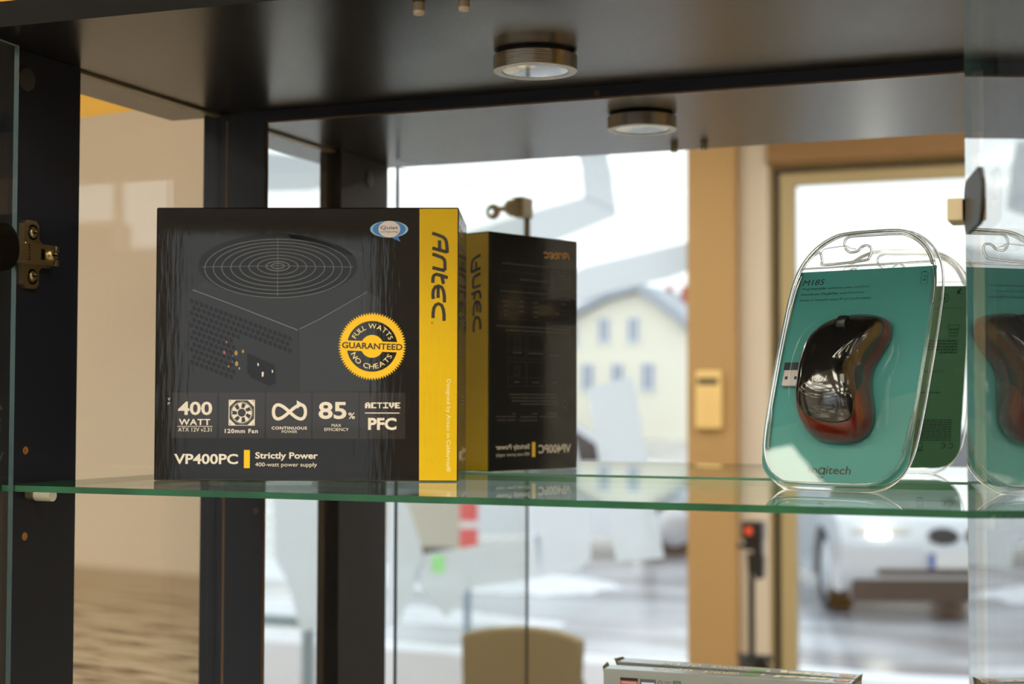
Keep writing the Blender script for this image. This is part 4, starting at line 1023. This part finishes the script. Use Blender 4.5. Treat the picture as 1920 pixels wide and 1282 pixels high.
def on_hump(t_, u0, u1, v0, hgt, bold=1):
    vs, fs, _ = glyph(t_, bold)
    mb.add([PP.at(u0 + u * (u1 - u0), v0 + v * hgt, hump(u0 + u * (u1 - u0), v0 + v * hgt) + 0.00105) for u, v in vs], fs)
lx0, lx1, ly0 = LA[0], LB[0], LA[1] + 0.4
wl = lx1 - lx0
on_hump('lo', lx0, lx0 + wl * 0.42, ly0, 4.0); on_hump('i', lx1 - wl * 0.09, lx1, ly0, 4.0)
def hring(c, rx, ry, w, a0, a1, n=24):
    L_, R2 = [], []
    for k in range(n + 1):
        a = a0 + (a1 - a0) * k / n
        for lst, q2 in ((L_, 1 + w / 2), (R2, 1 - w / 2)):
            u, v = c[0] + rx * q2 * cos(a), c[1] + ry * q2 * sin(a)
            lst.append(PP.at(u, v, hump(u, v) + 0.00105))
    mb.add(L_ + R2, [(n + 1 + i, n + 2 + i, i + 1, i) for i in range(n)])
gx = lx0 + wl * 0.645
hring((gx, ly0 + 1.45), 1.25, 1.25, 0.5, 0, 2 * pi)
hring((gx, ly0 - 0.7), 1.45, 1.15, 0.5, radians(205), radians(335))
mb.build('mouse_lettering', M['mouse_print'], mouse)
# dome of the blister over the mouse
dm_c = (0.5, 81.0)
dome_out = []
for k in range(NP):
    a = 2 * pi * k / NP
    u, v = outl[k]
    ex_ = 3.2 + 1.6 * max(0, cos(a)) + 2.8 * max(0.0, cos(a)) * (1 if 45 < v < 125 else 0.4)
    dome_out.append((u + ex_ * cos(a), v + 2.4 * sin(a)))
dome_out = [(sum(dome_out[(k + d) % NP][0] for d in range(-3, 4)) / 7, sum(dome_out[(k + d) % NP][1] for d in range(-3, 4)) / 7) for k in range(NP)]
dr2 = polar(dome_out, dm_c, NP)
def hd(u, v, s_):
    t_ = max(0.0, min(1.0, (v - 62) / 72)); top = 39.0 - 10.5 * t_ * t_ - 3.0 * max(0.0, (62 - v) / 30) ** 2
    return (4.2 + (top - 4.2) * max(0.0, 1 - s_ ** 5.0) ** 0.5) / 1000
hump_mesh(dome_out, dm_c, [1.04, 1.0, 0.998, 0.99, 0.975, 0.95, 0.91, 0.85, 0.76, 0.64, 0.5, 0.35, 0.2, 0.06], lambda u, v, s_: 0.0042 if s_ > 1 else hd(u, v, s_)).build('blister_dome', M['dome'], pack, smooth=60)
rp = polar(ri, dm_c, NP)
A2 = [PP.at(dm_c[0] + rp[k] * cos(2 * pi * k / NP), dm_c[1] + rp[k] * sin(2 * pi * k / NP), 0.0042) for k in range(NP)]
B2 = [PP.at(dm_c[0] + dr2[k] * 1.04 * cos(2 * pi * k / NP), dm_c[1] + dr2[k] * 1.04 * sin(2 * pi * k / NP), 0.0042) for k in range(NP)]
MB().add(A2 + B2, [(k, (k + 1) % NP, NP + (k + 1) % NP, NP + k) for k in range(NP)]).build('blister_sheet', M['blister'], pack)
# USB receiver beside the mouse
us = thing('usb_receiver', 'tiny USB receiver with black end beside the mouse in the pack', 'usb receiver', PP.at(-42, 86, 0.0005))
MB().obox(PO, pe1, pe2, pn, (-0.0492, 0.0890, 0.0006), (-0.0370, 0.0950, 0.0039)).build('cap', M['black'], us, bevel=0.0006)
mb = MB().obox(PO, pe1, pe2, pn, (-0.0484, 0.0768, 0.0006), (-0.0375, 0.0890, 0.0036)).build('plug', M['usb_metal'], us, bevel=0.0003)
mb = MB(); PP.rect(mb, (-46.8, 81.6, -44.6, 84.0), 0, 0.00365); PP.rect(mb, (-39.4, 81.6, -37.2, 84.0), 0, 0.00365)
mb.build('plug_hole', M['black'], us)

# ================================================================ grey carton on the shelf below
ga = radians(1.8)
gu, gv = Vector((cos(ga), sin(ga), 0)), Vector((-sin(ga), cos(ga), 0))
GL = Vector((0.3667, 0.2975, -0.2998)); GH = 0.1488; GW, GD = 0.195, 0.0205
g = thing('graphics_card_box', 'grey graphics card carton standing on the lower glass shelf', 'box', GL + gu * GW / 2 + gv * GD / 2)
gm = MB().obox(GL, gu, gv, (0, 0, 1), (0, 0, 0), (GW, GD, GH)); gm.mi = [0, 1, 0, 0, 0, 0]
gm.build('carton', [M['grey_carton'], M['grey_top']], g, bevel=0.0007)
GT = Vector((0, 0, GH))
for s_, (x, sg) in enumerate(((0.0, -1), (GW, 1))):       # lifted side flaps of the lid
    MB().add([GL + GT + gu * (x + sg * a) + gv * b + Vector((0, 0, c)) for a, b, c in ((0, 0.001, 0), (0.0012, 0.002, 0.0012), (0.0030, GD * 0.98, 0.0022), (0.0018, GD, 0.0014), (0.0, GD, -0.003), (0, 0.001, -0.004))],
             [(0, 1, 2, 3, 4, 5)]).build('lid_flap', M['grey_edge'], g)
PG = Plane(GL, gu, (0, 0, 1), -gv)
PT = Plane(GL + GT + gu * GW + gv * GD, -gu, -gv, (0, 0, 1))       # the lid reads from behind
hmm = GH * 1000
mb = MB()
PG.rect(mb, (14.0, hmm - 32, 28.5, hmm - 6.0), 0, 0.0002); PG.rect(mb, (14.0, hmm - 8.2, 28.5, hmm - 6.0), 3, 0.0003)
PG.rect(mb, (30.2, hmm - 32, 43.0, hmm - 6.2), 1, 0.0002); PG.rect(mb, (30.2, hmm - 7.8, 43.0, hmm - 6.2), 4, 0.0003)
PG.rect(mb, (31.5, hmm - 11.4, 42, hmm - 8.8), 5, 0.0003); PG.rect(mb, (15.0, hmm - 10.6, 27.5, hmm - 9.0), 6, 0.0003)
PG.ring(mb, (46.5, hmm - 9.4), 1.6, 2.6, 0.6, 4, 0.0002, 20)
for k in range(4): PG.rect(mb, (50, hmm - 8.0 - k * 1.6, 55.5 - (k % 2), hmm - 7.4 - k * 1.6), 4, 0.0002)
PG.rect(mb, (56.8, hmm - 13.4, 63.2, hmm - 6.2), 4, 0.0002); PG.ring(mb, (60.0, hmm - 9.4), 2.0, 2.0, 0.9, 2, 0.0003, 20)
PG.text(mb, 'OC', (96.5, hmm - 16.5, 111.5, hmm - 5.2), 3, 2, 0.0002); PG.text(mb, 'EDITION', (115.0, hmm - 16.5, 166.0, hmm - 5.6), 3, 3, 0.0002)
mb.build('front_print', [M['lab_red'], M['lab_blue'], M['lab_green'], M['black'], M['print_dim'], M['print_white'], M['rose']], g)
mb = MB()
gd = GD * 1000
PT.ellipse(mb, (9.0, gd * 0.45), 6.6, 6.5, 1, 0.0002, 28); PT.ring(mb, (9.0, gd * 0.45), 3.6, 3.6, 1.2, 2, 0.0003, 24, 0.6, 4.6)
PT.text(mb, 'msi', (20.5, gd * 0.08, 61.5, gd * 0.68), 4, 0, 0.0002, shear=0.05)
PT.rect(mb, (73, gd * 0.1, 85, gd * 0.6), 3, 0.0002); PT.rect(mb, (69, gd * 0.1, 72, gd * 0.4), 0, 0.0002)
PT.text(mb, 'GEFORCE', (89, gd * 0.1, 117, gd * 0.6), 1, 0, 0.0002)
PT.text(mb, 'GT', (126, gd * 0.05, 139, gd * 0.65), 2, 0, 0.0002); PT.text(mb, '730', (142, gd * 0.1, 158, gd * 0.6), 1, 0, 0.0002)
mb.build('lid_lettering', [M['foil'], M['rose'], M['foil'], M['lab_green']], g)

# ================================================================ things in the shop, seen in the mirror
# olive chair
CX, CY = -0.885, -2.70
ch = thing('side_chair', 'olive fabric side chair with curved backrest in front of the shop window', 'chair', (CX, CY - 0.2, FLOOR))
def slab(rows, thick, name, mt, parent):
    """rows of points -> closed cushion of given thickness along y or z"""
    nr, nc = len(rows), len(rows[0])
    vs = [p for r in rows for p in r]
    off = Vector(thick)
    back = [Vector(p) + off for p in vs]
    fs = []
    for j in range(nr - 1):
        for i in range(nc - 1):
            a, b, c, d = j * nc + i, j * nc + i + 1, (j + 1) * nc + i + 1, (j + 1) * nc + i
            fs.append((a, b, c, d)); fs.append(tuple(nr * nc + k for k in (d, c, b, a)))
    ring_ = [i for i in range(nc)] + [j * nc + nc - 1 for j in range(1, nr)] + [(nr - 1) * nc + i for i in range(nc - 2, -1, -1)] + [j * nc for j in range(nr - 2, 0, -1)]
    for k in range(len(ring_)):
        a, b = ring_[k], ring_[(k + 1) % len(ring_)]
        fs.append((b, a, nr * nc + a, nr * nc + b))
    o = MB().add(list(map(Vector, vs)) + back, fs).build(name, mt, parent, smooth=45, bevel=0.012, seg=3)
    return o
rows = []
for j in range(5):
    z = -0.98 + 0.375 * j / 4
    row = []
    for i in range(13):
        s_ = -1 + 2 * i / 12
        w = 0.168 + 0.018 * j / 4
        row.append((CX + s_ * w, CY + 0.055 * s_ * s_ - 0.02 * j / 4, z + (0.022 * (1 - s_ * s_) if j == 4 else 0)))
    rows.append(row)
slab(rows, (0, -0.035, 0), 'backrest', M['chair'], ch)
rows = [[(CX + (-0.2 + 0.4 * i / 6), CY - 0.01 - 0.40 * j / 4, -0.95 + 0.01 * sin(pi * i / 6)) for i in range(7)] for j in range(5)]
slab(rows, (0, 0, -0.06), 'seat', M['chair'], ch)
for sx in (-1, 1):
    MB().tube([(CX + sx * 0.17, CY + 0.0, -0.72), (CX + sx * 0.17, CY + 0.015, -1.0), (CX + sx * 0.19, CY + 0.03, FLOOR + 0.001)], 0.011).build('leg', M['chair_leg'], ch, smooth=40)
    MB().tube([(CX + sx * 0.17, CY - 0.36, -1.0), (CX + sx * 0.19, CY - 0.42, FLOOR + 0.001)], 0.011).build('leg', M['chair_leg'], ch, smooth=40)
# photo tripod
TX, TY = -0.505, -3.9
tp = thing('tripod', 'black photo tripod with a red dot on its head beside the shop door', 'tripod', (TX, TY, FLOOR))
MB().tube([(TX, TY, -0.86), (TX, TY, -0.545)], 0.0115, 14).build('column', M['tripod'], tp, smooth=40)
mb = MB()
mb.box((TX - 0.030, TY - 0.03, -0.415), (TX + 0.045, TY + 0.03, -0.350))
mb.box((TX - 0.020, TY - 0.025, -0.450), (TX + 0.042, TY + 0.025, -0.412))
mb.prism([(0.0, -0.50), (0.02, -0.55), (0.044, -0.545), (0.047, -0.48), (0.038, -0.44), (0.012, -0.44)], (TX, TY, 0), (1, 0, 0), (0, 0, 1), (0, 1, 0), -0.018, 0.018)
mb.tube([(TX - 0.020, TY, -0.437), (TX - 0.052, TY, -0.437)], 0.009, 10)
mb.tube([(TX - 0.008, TY, -0.46), (TX - 0.002, TY, -0.545)], 0.010, 10)
hd_ = mb.build('head', M['tripod'], tp, bevel=0.004)
MB().lathe([(0.014, 0.0), (0.012, 0.003), (0, 0.004)], (TX - 0.003, TY + 0.030, -0.383), (0, 1, 0), 18).build('lock_dot', M['tripod_red'], hd_, smooth=40)
mb = MB().tube([(TX, TY, -0.865), (TX, TY, -0.815)], [0.030, 0.034], 12)
for k in range(3):
    a = radians(100 + 120 * k)
    mb.tube([(TX, TY, -0.822), (TX + 0.072 * cos(a), TY + 0.072 * sin(a), -0.825)], 0.012, 8)
mb.build('hub', M['tripod'], tp, smooth=40)
for k in range(3):
    a = radians(100 + 120 * k)
    MB().tube([(TX + 0.035 * cos(a), TY + 0.035 * sin(a), -0.835), (TX + 0.20 * cos(a), TY + 0.20 * sin(a), -1.15), (TX + 0.30 * cos(a), TY + 0.30 * sin(a), FLOOR + 0.012)], [0.020, 0.015, 0.011], 10).build('leg', M['tripod'], tp, smooth=40)
# intercom on the tan column
ic = thing('intercom', 'beige wall intercom with a small display on the tan column', 'intercom', (-0.79, YW + 0.06, -0.04))
boxpart('housing', (-0.845, YW + 0.0605, -0.04), (-0.740, YW + 0.085, 0.185), M['intercom'], ic, bevel=0.008)
boxpart('display', (-0.835, YW + 0.0845, 0.130), (-0.755, YW + 0.0865, 0.158), M['intercom_dark'], ic)
for r in range(4):
    for c in range(3): boxpart('key', (-0.828 + c * 0.026, YW + 0.0845, -0.012 + r * 0.030), (-0.810 + c * 0.026, YW + 0.0875, 0.006 + r * 0.030), M['intercom'], ic)
# big vinyl letters stuck on the window pane
wl_ = thing('window_lettering', 'huge pale blue vinyl letter shapes stuck on the shop window', 'window sign', (-2.3, YW - 0.085, -1.28))
def letter(*polys):
    mb = MB()
    for P in polys: mb.prism(P, (0, YW - 0.0895, 0), (1, 0, 0), (0, 0, 1), (0, 1, 0), 0.0, 0.0012)
    mb.build('letter', M['vinyl'], wl_)
letter([(-1.39, 1.09), (-1.26, 1.09), (-1.24, 1.0), (-1.22, 0.84), (-1.36, 0.9), (-1.37, 1.01)],
       [(-2.17, 0.72), (-1.85, 0.79), (-1.57, 0.86), (-1.36, 0.905), (-1.22, 0.845), (-1.22, 0.82), (-1.39, 0.76), (-1.54, 0.71), (-1.85, 0.62), (-2.15, 0.54)])
letter([(-1.54, 0.55), (-1.35, 0.62), (-0.915, 0.705), (-0.915, 0.59), (-1.0, 0.56), (-1.27, 0.51), (-1.54, 0.42)])
letter([(-1.35, 0.12), (-1.15, 0.17), (-1.02, -0.56), (-1.22, -0.58)])
letter([(-1.64, 0.05), (-1.43, 0.05), (-1.34, -0.37), (-1.33, -0.57), (-1.38, -0.62), (-1.55, -0.66)],
       [(-2.07, -0.58), (-1.551, -0.49), (-1.551, -0.66), (-1.87, -0.72), (-1.97, -0.85), (-2.12, -0.69)])
letter([(-2.24, -0.30), (-2.15, -0.38), (-2.075, -0.60), (-2.125, -0.74), (-2.2, -0.9), (-2.26, -0.9)])
letter([(-2.95, 1.19), (-2.38, 1.10), (-2.43, 1.04), (-2.53, 1.01), (-2.64, 0.99), (-2.95, 1.0)])
hl = [(-2.58, -0.55), (-2.51, -0.54), (-2.51, -0.67), (-2.56, -0.68)]
letter([(-2.81, -0.30), (-2.42, -0.30), (-2.42, -0.54), (-2.58, -0.55), (-2.73, -0.74), (-2.8, -0.63)], [(-2.579, -0.551), (-2.56, -0.68), (-2.51, -0.67), (-2.42, -0.66), (-2.42, -0.75), (-2.49, -0.91), (-2.67, -0.94), (-2.73, -0.741)],
       [(-2.51, -0.541), (-2.421, -0.541), (-2.421, -0.659), (-2.51, -0.669)])
boxpart('sticker', (-2.04, YW - 0.0885, -0.66), (-1.98, YW - 0.0875, -0.585), M['green_led'], wl_)

# ================================================================ the street
GZ = -1.54
struct(MB().box((-60, -95, GZ - 0.2), (50, -4.8, GZ)).build('street', M['street']))
struct(boxpart('pavement', (-14, -7.6, GZ), (12, -4.75, GZ + 0.03), M['paving']))
def bank(label, x0, x1, yc, w, hgt, slope, seed):
    """low ridge of shovelled snow"""
    rn = random.Random(seed); vs, fs = [], []; nx, ny = 60, 7
    for i in range(nx + 1):
        x = x0 + (x1 - x0) * i / nx
        e = min(1, 6 * min(i, nx - i) / nx)
        for j in range(ny + 1):
            s_ = -1 + 2 * j / ny
            vs.append((x, yc + slope * (x - x0) + s_ * w * (0.8 + 0.2 * e) + rn.uniform(-0.06, 0.06), GZ - 0.02 + max(0, (1 - s_ * s_)) * hgt * e * rn.uniform(0.6, 1.1)))
    for i in range(nx):
        for j in range(ny): fs.append((i * (ny + 1) + j, (i + 1) * (ny + 1) + j, (i + 1) * (ny + 1) + j + 1, i * (ny + 1) + j + 1))
    o = MB().add(vs, fs).build('snow_bank', M['snow'], smooth=80)
    tag(o, label, 'snow', kind='stuff')
bank('ridge of snow along the kerb in front of the shop', -13, 9, -7.75, 0.35, 0.07, 0.0, 1)
bank('ridge of snow in the middle of the street', -16, -2.6, -9.3, 0.45, 0.10, 0.0, 2)
bank('broad patch of snow beside the white parked car', -12, -3.2, -12.2, 0.9, 0.12, 0.08, 3)
bank('thin strip of snow on the pavement', -9, 6, -6.5, 0.28, 0.03, 0.0, 4)
# the yellow house opposite, and its neighbour
KH = 2.109
def HX(x): return 0.768 + (x - 0.768) * KH
def HZ(z): return 0.06 + (z - 0.06) * KH
hY = -65.0
ho = thing('house', 'pale yellow gabled house with grey slate roof and brick chimneys', 'house', (HX(-9.3), hY - 4, GZ))
prof = [(-11.2, 0.0), (-7.9, 0.0), (-7.9, 1.52), (-8.25, 1.86), (-8.92, 2.36), (-9.6, 2.20), (-10.3, 1.86), (-11.2, 1.20)]
P_ = [(HX(x), HZ(z) if i > 1 else GZ) for i, (x, z) in enumerate(prof)]
MB().prism(P_, (0, hY, 0), (1, 0, 0), (0, 0, 1), (0, -1, 0), 0, 9).build('wall', M['house'], ho)
rf = prof[2:]
ex_ = [(-7.72, 1.42)] + rf[1:-1] + [(-11.4, 1.02)]
for (xa, za), (xb, zb) in zip(ex_, ex_[1:]):
    a, b = Vector((HX(xa), 0, HZ(za) + 0.06)), Vector((HX(xb), 0, HZ(zb) + 0.06))
    nn = Vector((-(b - a).z, 0, (b - a).x)).normalized(); nn = nn if nn.z > 0 else -nn
    pts = [a, b, b + nn * 0.35, a + nn * 0.35]
    MB().prism([(p.x, p.z) for p in pts], (0, hY + 0.5, 0), (1, 0, 0), (0, 0, 1), (0, -1, 0), 0, 10).build('roof_slope', M['roof'], ho)
for x, z, w, h_ in ((-9.70, 1.58, 0.20, 0.46), (-9.06, 1.58, 0.20, 0.46), (-8.74, 0.60, 0.24, 0.52), (-10.06, 0.60, 0.22, 0.50), (-9.40, 0.60, 0.22, 0.50), (-10.4, 1.50, 0.20, 0.42)):
    X0, X1, Z0, Z1 = HX(x - w / 2), HX(x + w / 2), HZ(z - h_ / 2), HZ(z + h_ / 2)
    mb = MB()
    for a, b, c, d in ((X0 - 0.08, X0, Z0, Z1), (X1, X1 + 0.08, Z0, Z1), (X0 - 0.08, X1 + 0.08, Z1, Z1 + 0.1), (X0 - 0.15, X1 + 0.15, Z0 - 0.14, Z0), ((X0 + X1) / 2 - 0.04, (X0 + X1) / 2 + 0.04, Z0, Z1)):
        mb.box((a, hY, c), (b, hY + 0.08, d))
    f_ = mb.build('window', M['win_frame'], ho)
    boxpart('pane', (X0, hY, Z0), (X1, hY + 0.03, Z1), M['win_dark'], f_)
for x, z1 in ((-8.78, 2.62), (-8.45, 2.60)):
    boxpart('chimney', (HX(x - 0.04), hY - 4, HZ(1.7)), (HX(x + 0.04), hY - 3.4, HZ(z1)), M['chimney'], ho)
h2 = thing('house', 'white rendered house with grey roof right of the yellow one', 'house', (HX(-7.0), hY - 15, GZ))
boxpart('wall', (HX(-7.60), hY - 20, GZ), (HX(-5.6), hY - 12, HZ(1.75)), M['house2'], h2)
MB().prism([(HX(-7.60), HZ(1.75)), (HX(-5.5), HZ(1.75)), (HX(-5.9), HZ(2.30)), (HX(-7.4), HZ(2.30))], (0, hY - 11.8, 0), (1, 0, 0), (0, 0, 1), (0, -1, 0), 0, 8).build('roof_slope', M['roof'], h2)
f_ = MB().box((HX(-7.45), hY - 12, HZ(0.7)), (HX(-7.25), hY - 11.9, HZ(1.15))).build('window', M['win_frame'], h2)
boxpart('pane', (HX(-7.43), hY - 11.92, HZ(0.72)), (HX(-7.27), hY - 11.88, HZ(1.13)), M['win_dark'], f_)
bs = thing('garden_bush', 'yellowish green bush at the left corner of the yellow house', 'bush', (HX(-10.3), hY + 4, GZ))
rn = random.Random(5); mb = MB()
for k in range(260):
    a, e, r = rn.uniform(0, 2 * pi), rn.uniform(0, 1), rn.uniform(0.5, 1.0)
    c = Vector((HX(-10.35) + 0.9 * r * cos(a) * (1 - 0.5 * e), hY + 4 + 0.9 * r * sin(a) * (1 - 0.5 * e), GZ + 0.2 + 3.1 * e))
    d1 = Vector((rn.uniform(-1, 1), rn.uniform(-1, 1), rn.uniform(-1, 1))).normalized() * 0.3; d2 = d1.orthogonal().normalized() * 0.2
    mb.poly([c - d1, c + d2, c + d1, c - d2])
mb.build('foliage', M['bush'], bs)
MB().tube([(HX(-10.35), hY + 4, GZ), (HX(-10.35), hY + 4, GZ + 2.4)], 0.08, 8).build('stem', M['edge_brown'], bs)
# cars
def car(label, x, y, ang, paint, lit, oval):
    """front centre on the ground at (x, y), heading ang from +x"""
    d = Vector((cos(ang), sin(ang), 0)); s_ = Vector((-sin(ang), cos(ang), 0)); O_ = Vector((x, y, GZ)) - d * 2.2
    t = thing('car', label, 'car', O_)
    def pr(pts, w0, w1, name, mt, bev=0.03, parent=t):
        return MB().prism(pts, O_, d, (0, 0, 1), s_, w0, w1).build(name, mt, parent, bevel=bev, seg=3)
    body = [(-2.15, 0.30), (-2.20, 0.55), (-2.12, 0.88), (-1.5, 0.98), (0.75, 0.98), (1.55, 0.88), (2.05, 0.74), (2.20, 0.60), (2.22, 0.36), (2.12, 0.22), (1.78, 0.22), (1.72, 0.46), (1.55, 0.62), (1.30, 0.66), (1.05, 0.60), (0.90, 0.42), (0.86, 0.22), (-0.96, 0.22), (-1.0, 0.42), (-1.15, 0.60), (-1.4, 0.66), (-1.65, 0.60), (-1.8, 0.42), (-1.84, 0.24)]
    pr(body, -0.88, 0.88, 'body', M[paint], 0.06)
    cabn = [(-1.75, 0.95), (0.85, 0.95), (0.20, 1.36), (-0.3, 1.42), (-1.0, 1.40)]
    pr(cabn, -0.70, 0.70, 'cabin_glass', M['car_glass'], 0.05)
    pr([(0.18, 1.35), (-0.3, 1.405), (-1.0, 1.385), (-1.25, 1.22), (-1.0, 1.425), (-0.3, 1.445), (0.20, 1.385)], -0.66, 0.66, 'roof', M[paint], 0.02)
    for xa, xb in ((0.86, 0.18), (-0.45, -0.42), (-1.75, -1.02)):
        for w in (-0.715, 0.66):
            pr([(xa - 0.05, 0.95), (xa + 0.04, 0.95), (xb + 0.04, 1.40), (xb - 0.05, 1.40)], w, w + 0.055, 'pillar', M[paint], 0.0)
    for wx in (-1.40, 1.30):
        for w in (-0.86, 0.66):
            c = O_ + d * wx + s_ * w + Vector((0, 0, 0.32))
            wl2 = MB().lathe([(0.0, 0.02), (0.2, 0.02), (0.315, 0.0), (0.32, 0.03), (0.32, 0.17), (0.315, 0.2), (0.2, 0.18), (0.0, 0.18)], c, s_, 28).build('wheel', M['tyre'], t, smooth=40)
            MB().lathe([(0.0, -0.01), (0.06, -0.012), (0.2, 0.012), (0.21, 0.02), (0.21, 0.18), (0.2, 0.188), (0.06, 0.212), (0.0, 0.21)], c, s_, 24).build('rim', M['rimm'], wl2, smooth=40)
    def front(yl, yr, z0, z1, x0, x1, name, mt, bev=0.02):
        return MB().obox(O_, d, s_, (0, 0, 1), (x0, yl, z0), (x1, yr, z1)).build(name, mt, t, bevel=bev)
    front(-0.80, 0.80, 0.16, 0.33, 2.0, 2.20, 'lower_bumper', M['car_black'])
    front(-0.62, 0.62, 0.36, 0.40, 2.17, 2.235, 'air_intake', M['car_black'], 0.0)
    pl = front(-0.26, 0.26, 0.41, 0.52, 2.20, 2.24, 'license_plate', M['plate'], 0.0)
    MB().obox(O_, d, s_, (0, 0, 1), (2.2402, 0.21, 0.412), (2.2425, 0.26, 0.518)).build('plate_band', M['eu_blue'], pl)
    if oval:
        for sg in (-1, 1):
            c = O_ + d * 2.165 + s_ * (sg * 0.135) + Vector((0, 0, 0.635))
            MB().prism([(0.11 * cos(a), 0.062 * sin(a)) for a in [2 * pi * k / 20 for k in range(20)]], c, s_, (0, 0, 1), d, -0.05, 0.035).build('grille', M['car_black'], t, bevel=0.008)
    else:
        front(-0.4, 0.4, 0.58, 0.66, 2.12, 2.20, 'grille', M['car_black'], 0.0)
    for sg in (-1, 1):
        hl_ = MB().obox(O_, d, s_, (0, 0, 1), (1.96, min(sg * 0.36, sg * 0.80), 0.575), (2.155, max(sg * 0.36, sg * 0.80), 0.69)).build('headlight', M['headlamp_off'], t, bevel=0.03)
        if lit: MB().lathe([(0.0, 0.012), (0.06, 0.008), (0.075, 0.0)], O_ + d * 2.158 + s_ * (sg * 0.60) + Vector((0, 0, 0.63)), d, 20).build('bulb', M['headlamp'], hl_)
    for w in (-1.0, 0.88):
        MB().obox(O_, d, s_, (0, 0, 1), (0.62, w, 0.93), (0.78, w + 0.12, 1.06)).build('side_mirror', M[paint], t, bevel=0.03)
    return t
car('silver car with a lit headlight facing the shop door', -0.46, -10.4, radians(70), 'car_silver', True, True)
car('white car parked sideways across the street', -3.2, -15.6, radians(-18), 'car_white', False, False)
# street barrier and railing outside the window
bX, bY = -4.1, -8.6
ba_ = thing('road_barrier', 'beige street barrier board with a red striped end', 'barrier', (bX, bY, GZ))
boxpart('board', (bX - 0.45, bY - 0.02, -0.95), (bX + 0.45, bY + 0.02, -0.62), M['barrier'], ba_)
for z in (-0.95, -0.76): boxpart('red_band', (bX + 0.45, bY - 0.022, z), (bX + 0.57, bY + 0.022, z + 0.14), M['barrier_red'], ba_)
boxpart('white_band', (bX + 0.45, bY - 0.021, -0.81), (bX + 0.57, bY + 0.021, -0.76), M['win_frame'], ba_)
for sx in (-0.4, 0.5): boxpart('leg', (bX + sx - 0.02, bY - 0.02, GZ), (bX + sx + 0.02, bY + 0.018, -0.62), M['rail_grey'], ba_)
rl = thing('railing', 'grey steel railing on the pavement left of the window', 'railing', (-4.2, -6.0, GZ + 0.03))
MB().tube([(-5.2, -6.0, -1.12), (-3.38, -6.0, -1.12)], 0.032, 10).build('rail', M['rail_grey'], rl, smooth=40)
for x in (-5.15, -4.3, -3.41): MB().tube([(x, -6.0, GZ + 0.03), (x, -6.0, -1.10)], 0.035, 10).build('post', M['rail_grey'], rl, smooth=40)
